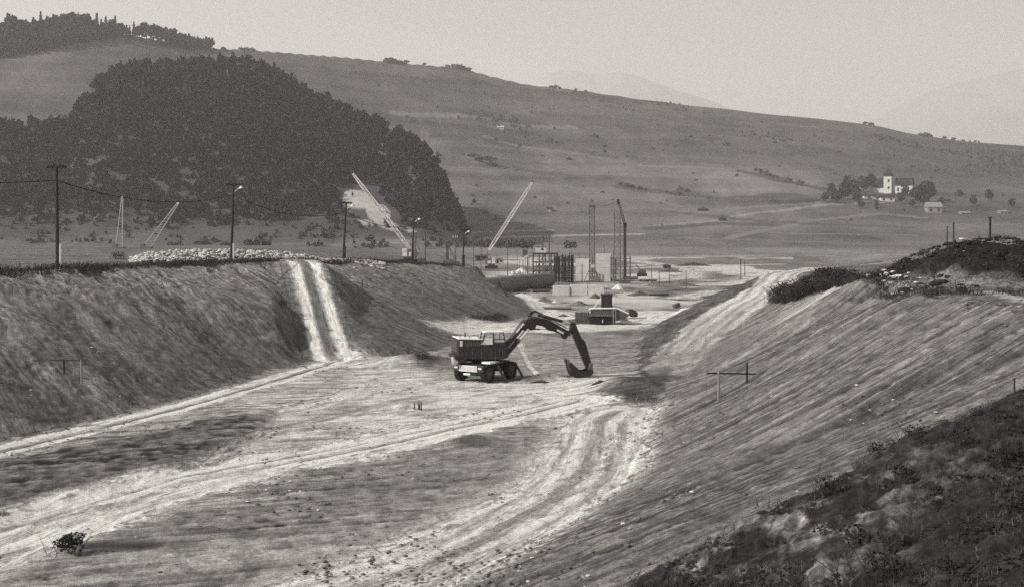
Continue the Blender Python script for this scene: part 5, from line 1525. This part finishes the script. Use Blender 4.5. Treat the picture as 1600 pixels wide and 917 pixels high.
# ------------------------------------------------------------------ loose ground cover
def blades(seed, n, h, spread, w):
    r = np.random.default_rng(seed); V = []; T = []
    for i in range(n):
        x, y = r.normal(0, spread, 2); th = r.uniform(0, 6.28); dx, dy = math.cos(th) * w, math.sin(th) * w
        lx, ly = r.normal(0, h * .75, 2); hh = h * r.uniform(.5, 1.2); k = len(V)
        V += [(x - dx, y - dy, -.03), (x + dx, y + dy, -.03), (x + lx + dx * .3, y + ly + dy * .3, hh), (x + lx - dx * .3, y + ly - dy * .3, hh)]; T.append((k, k + 1, k + 2, k + 3))
    return np.array(V), np.array(T)
def lump(seed):
    r = np.random.default_rng(seed); V = []; n = 6
    for j, (z, q) in enumerate(((-.35, .75), (.1, 1.0), (.5, .62))):
        for i in range(n):
            th = 6.283 * (i + .5 * j) / n; k = q * r.uniform(.7, 1.15); V.append((k * math.cos(th), k * math.sin(th), z + r.uniform(-.12, .12)))
    T = []
    for j in range(2):
        for i in range(n): T.append((j * n + i, j * n + (i + 1) % n, (j + 1) * n + (i + 1) % n, (j + 1) * n + i))
    for i in (0, 2, 4): pass
    T += [(12, 13, 14, 15), (12, 15, 16, 17)]
    return np.array(V), np.array(T)
LUMPS = [lump(i) for i in range(6)]
def spread(n, fn, name, label, cat, temps, lo, hi, mat, flat=1.0, sink=.25, pw=2.0):
    X, Y = fn(n); Z = height(X, Y); k = np.isfinite(Z)
    s = lo + (hi - lo) * rng.random(len(X)) ** pw
    S = np.stack([s, s * rng.uniform(.7, 1.2, len(s)), s * flat * rng.uniform(.7, 1.2, len(s))], 1)
    return scatter_mesh(name, temps, np.stack([X, Y, Z + s * (0.5 * flat - sink)], 1), S, mat, label, cat, False, temps is LUMPS and mat is M['clod'])
def in_rough(n):
    u = rng.uniform(.06, .44, n * 3); Y = np.exp(rng.uniform(math.log(13), math.log(38), n * 3)); X = u * Y
    s = (27.6 + 0.754 * (X - 2.8) - Y) * .8; k = s > .15; return X[k][:n], Y[k][:n]
spread(12500, in_rough, 'clods', 'loose dark clods strewn over the rough ground at lower right', 'soil', LUMPS, .012, .1, M['rough'], .75, .3, 2.2)
TUFT = [blades(i, 12, .11, .1, .012) for i in range(5)]
spread(1500, in_rough, 'dry_grass', 'withered grass tufts on the rough ground at lower right', 'grass', TUFT, .3, .9, M['grass'], 1, .5, 1.5)
WEED = [blades(20 + i, 14, .28, .22, .02) for i in range(5)]
spread(260, in_rough, 'weeds', 'dark dead weeds on the rough ground at lower right', 'weeds', WEED, .3, .8, M['brush'], 1, .5, 1.5)
def on_left_top(n):
    Y = rng.uniform(70, 200, n); q = rng.gamma(1.3, 1.6, n); X = np.interp(Y, LK, XCL) + .6 - q
    k = (np.abs(pdist(X, Y, [(a, b) for a, b, c in RAMPL])) > 2.2); return X[k], Y[k]
spread(2600, on_left_top, 'weeds', 'dark strip of weeds along the top edge of the left bank', 'weeds', WEED, .4, 2.0, M['brush'], 1, .5, 2.2)
def on_right_top(n):
    Y = rng.uniform(62, 128, n); q = rng.normal(0, 1.0, n) ** 2 * 2.0; X = np.interp(Y, RK, XC) - .8 + q; return X, Y
spread(700, on_right_top, 'weeds', 'dark weeds along the top edge of the right bank', 'weeds', WEED, .6, 1.5, M['brush'], 1, .5, 1.4)
def pebbles(n):
    u = rng.uniform(-.42, .42, n * 5); Y = np.exp(rng.uniform(math.log(28), math.log(150), n * 5)); X = u * Y
    k = rng.random(n * 5) < sst(-.05, .45, fbm(X / 4, Y / 5, 3, 97)) * .9 + .03
    return X[k][:n], Y[k][:n]
spread(1500, pebbles, 'stones', 'small pale stones littering the cutting', 'stones', LUMPS, .012, .085, M['stone'], .7, .2, 5)
spread(6500, pebbles, 'clods', 'small dark clods littering the cutting', 'soil', LUMPS, .015, .1, M['clod'], .7, .2, 3)
def debris(n):
    X = rng.normal(23.6, 1.6, n); Y = rng.normal(88, 7, n); h = sum(hh * gb(X, Y, cx, cy, rx, ry) for cx, cy, rx, ry, hh in HEAP); k = (X > np.interp(Y, RK, XC) - .5) & (h < .9); return X[k], Y[k]
spread(900, debris, 'rubble', 'pale broken stones between the brush and the spoil heap', 'stones', LUMPS, .04, .28, M['stone'], .8, .2, 3)
spread(800, debris, 'clods', 'dark lumps dumped at the foot of the spoil heap', 'soil', LUMPS, .06, .4, M['rough'], .8, .2, 2)
def heap_lumps(n):
    X = rng.uniform(22, 46, n * 2); Y = rng.uniform(70, 92, n * 2); h = sum(hh * gb(X, Y, cx, cy, rx, ry) for cx, cy, rx, ry, hh in HEAP); k = h > .5; return X[k][:n], Y[k][:n]
spread(2200, heap_lumps, 'clods', 'dark clods covering the spoil heap', 'soil', LUMPS, .04, .22, M['rough'], .8, .2, 2)
spread(500, heap_lumps, 'weeds', 'dead weeds growing on the spoil heap', 'weeds', WEED, .3, .9, M['brush'], 1, .5, 1.4)

def stone_pile():
    # long heap of quarried stones on the left bank behind the poles
    n = 2600; px = rng.uniform(205, 600, n)
    d = 140 + rng.normal(0, 2.2, n) + (px - 340) * .06
    hgt = np.interp(px, [205, 230, 300, 380, 440, 480, 500, 600], [.4, 1.0, 1.3, 1.3, 1.15, .8, .35, .15])
    X = (px - 800) / F * d; Z = height(X, d)
    q = rng.random(n) ** .6; off = np.abs((d - 140 - (px - 340) * .06) / 4.5)
    z = Z + hgt * q * np.clip(1.1 - off, .15, 1)
    s = rng.uniform(.12, .34, n)
    scatter_mesh('stone_pile', LUMPS, np.stack([X, d, z], 1), np.stack([s, s, s * .8], 1), M['stone'], 'long heap of pale quarried stones on top of the left bank', 'stones')
stone_pile()
def small_rubble():
    n = 260; px = rng.uniform(793, 818, n); d = 250 + rng.uniform(-3, 3, n); X = (px - 800) / F * d; Z = height(X, d); s = rng.uniform(.2, .6, n)
    z = Z + rng.random(n) * np.interp(px, [793, 800, 812, 818], [.3, 2.2, 2.0, .3])
    scatter_mesh('rubble', LUMPS, np.stack([X, d, z], 1), np.stack([s, s, s], 1), M['stone'], 'pale rubble heaped behind the big pipe', 'stones')
small_rubble()

# dark brush on the shoulder of the haul ramp, single shrubs
def brush_mesh(seed, n=150, tw=34):
    r = np.random.default_rng(seed); m = MB()
    for i in range(tw):
        th = r.uniform(0, 6.28); l = r.uniform(.3, 1); x, y = r.normal(0, .25, 2)
        m.cyl((x, y, -.05), (x + math.cos(th) * .45 * l, y + math.sin(th) * .45 * l, l), .014, .006, n=3, cap=False)
    V, T = leafy(seed + 5, n, .55, .55, .42, .055, .5)
    m.add([tuple(v) for v in V], [tuple(t) for t in T])
    me = bpy.data.meshes.new('brush'); me.from_pydata(m.v, [], m.f); me.materials.append(M['brush']); return me
BR = [brush_mesh(i) for i in range(4)]
rr = random.Random(5)
for i in range(46):
    f = i / 45; x = 1208 + 112 * rr.random(); y = 472 - (x - 1208) / 112 * 34 + rr.uniform(-14, 9)
    L = hit(x, min(max(y, 431), 474))
    o = bpy.data.objects.new('shrub', BR[i % 4]); COL.objects.link(o); o.location = L; s = rr.uniform(.8, 1.7); o.scale = (s * 1.35, s, s * .75); o.rotation_euler = (0, 0, rr.uniform(0, 6.28))
    tag(o, 'dark dry shrub right of the haul ramp, ' + ('at the lower tip of the clump' if x < 1245 else 'in the middle of the clump' if x < 1285 else 'at the upper end of the clump'), 'shrub', 'shrubs on the shoulder of the haul ramp')
L = hit(108, 868)
o = bpy.data.objects.new('shrub', brush_mesh(9, 520, 8)); COL.objects.link(o); o.location = L; o.scale = (.95, .8, .7); o.rotation_euler = (0, 0, 1)
tag(o, 'low dark brushwood clump on the pale track at lower left', 'shrub')
for k, (x, y, s, lab) in enumerate(((440, 478, .7, 'small dark shrub left of the twin strip ramp'), (395, 408, 1.5, 'dark shrub beside the stone heap pole'), (250, 405, .9, 'dark shrub before the left end of the stone heap'), (185, 405, 1.1, 'dark shrub just left of the stone heap'), (660, 560, .7, 'dark shrub at the foot of the left bank behind the excavator'), (775, 500, .9, 'dark shrub on the bank end above the excavator cab'))):
    L = hit(x, y); o = bpy.data.objects.new('shrub', BR[k % 4]); COL.objects.link(o); o.location = L; o.scale = (s * 1.5, s, s)
    tag(o, lab, 'shrub')
rr = random.Random(21)
for i, (x, y) in enumerate(((1345, 735), (1372, 712), (1400, 700), (1432, 690), (1455, 705), (1480, 668), (1410, 745), (1500, 700), (1530, 650), (1560, 668), (1300, 772), (1450, 765), (1580, 720), (1345, 860), (1420, 850), (1530, 830), (1290, 840), (1590, 800), (1480, 890), (1380, 900))):
    L = hit(x, y, 9); s_ = rr.uniform(.35, .75)
    o = bpy.data.objects.new('dead_weed', BR[i % 4]); COL.objects.link(o); o.location = L - Vector((0, 0, .03)); o.scale = (s_ * 1.2, s_, s_ * .8); o.rotation_euler = (0, 0, rr.uniform(0, 6.28))
    tag(o, 'dark dead weed bush on the rough earth ' + ('along its upper rim' if y < 720 else 'beside the bare pale patch' if x < 1400 else 'in the bottom right corner' if y > 790 else 'in the middle of the slope'), 'weed', 'dead weeds on the rough earth')
for i, x in enumerate((742, 750, 757, 765, 773, 782, 790)):
    L = hit(x, 500 - abs(x - 765) * .1); s_ = rr.uniform(.45, .75)
    o = bpy.data.objects.new('shrub', BR[i % 4]); COL.objects.link(o); o.location = L; o.scale = (s_ * 1.5, s_, s_); o.rotation_euler = (0, 0, i)
    tag(o, 'dark low shrub in the row at the foot of the left bank above the excavator', 'shrub', 'shrub row above the excavator')
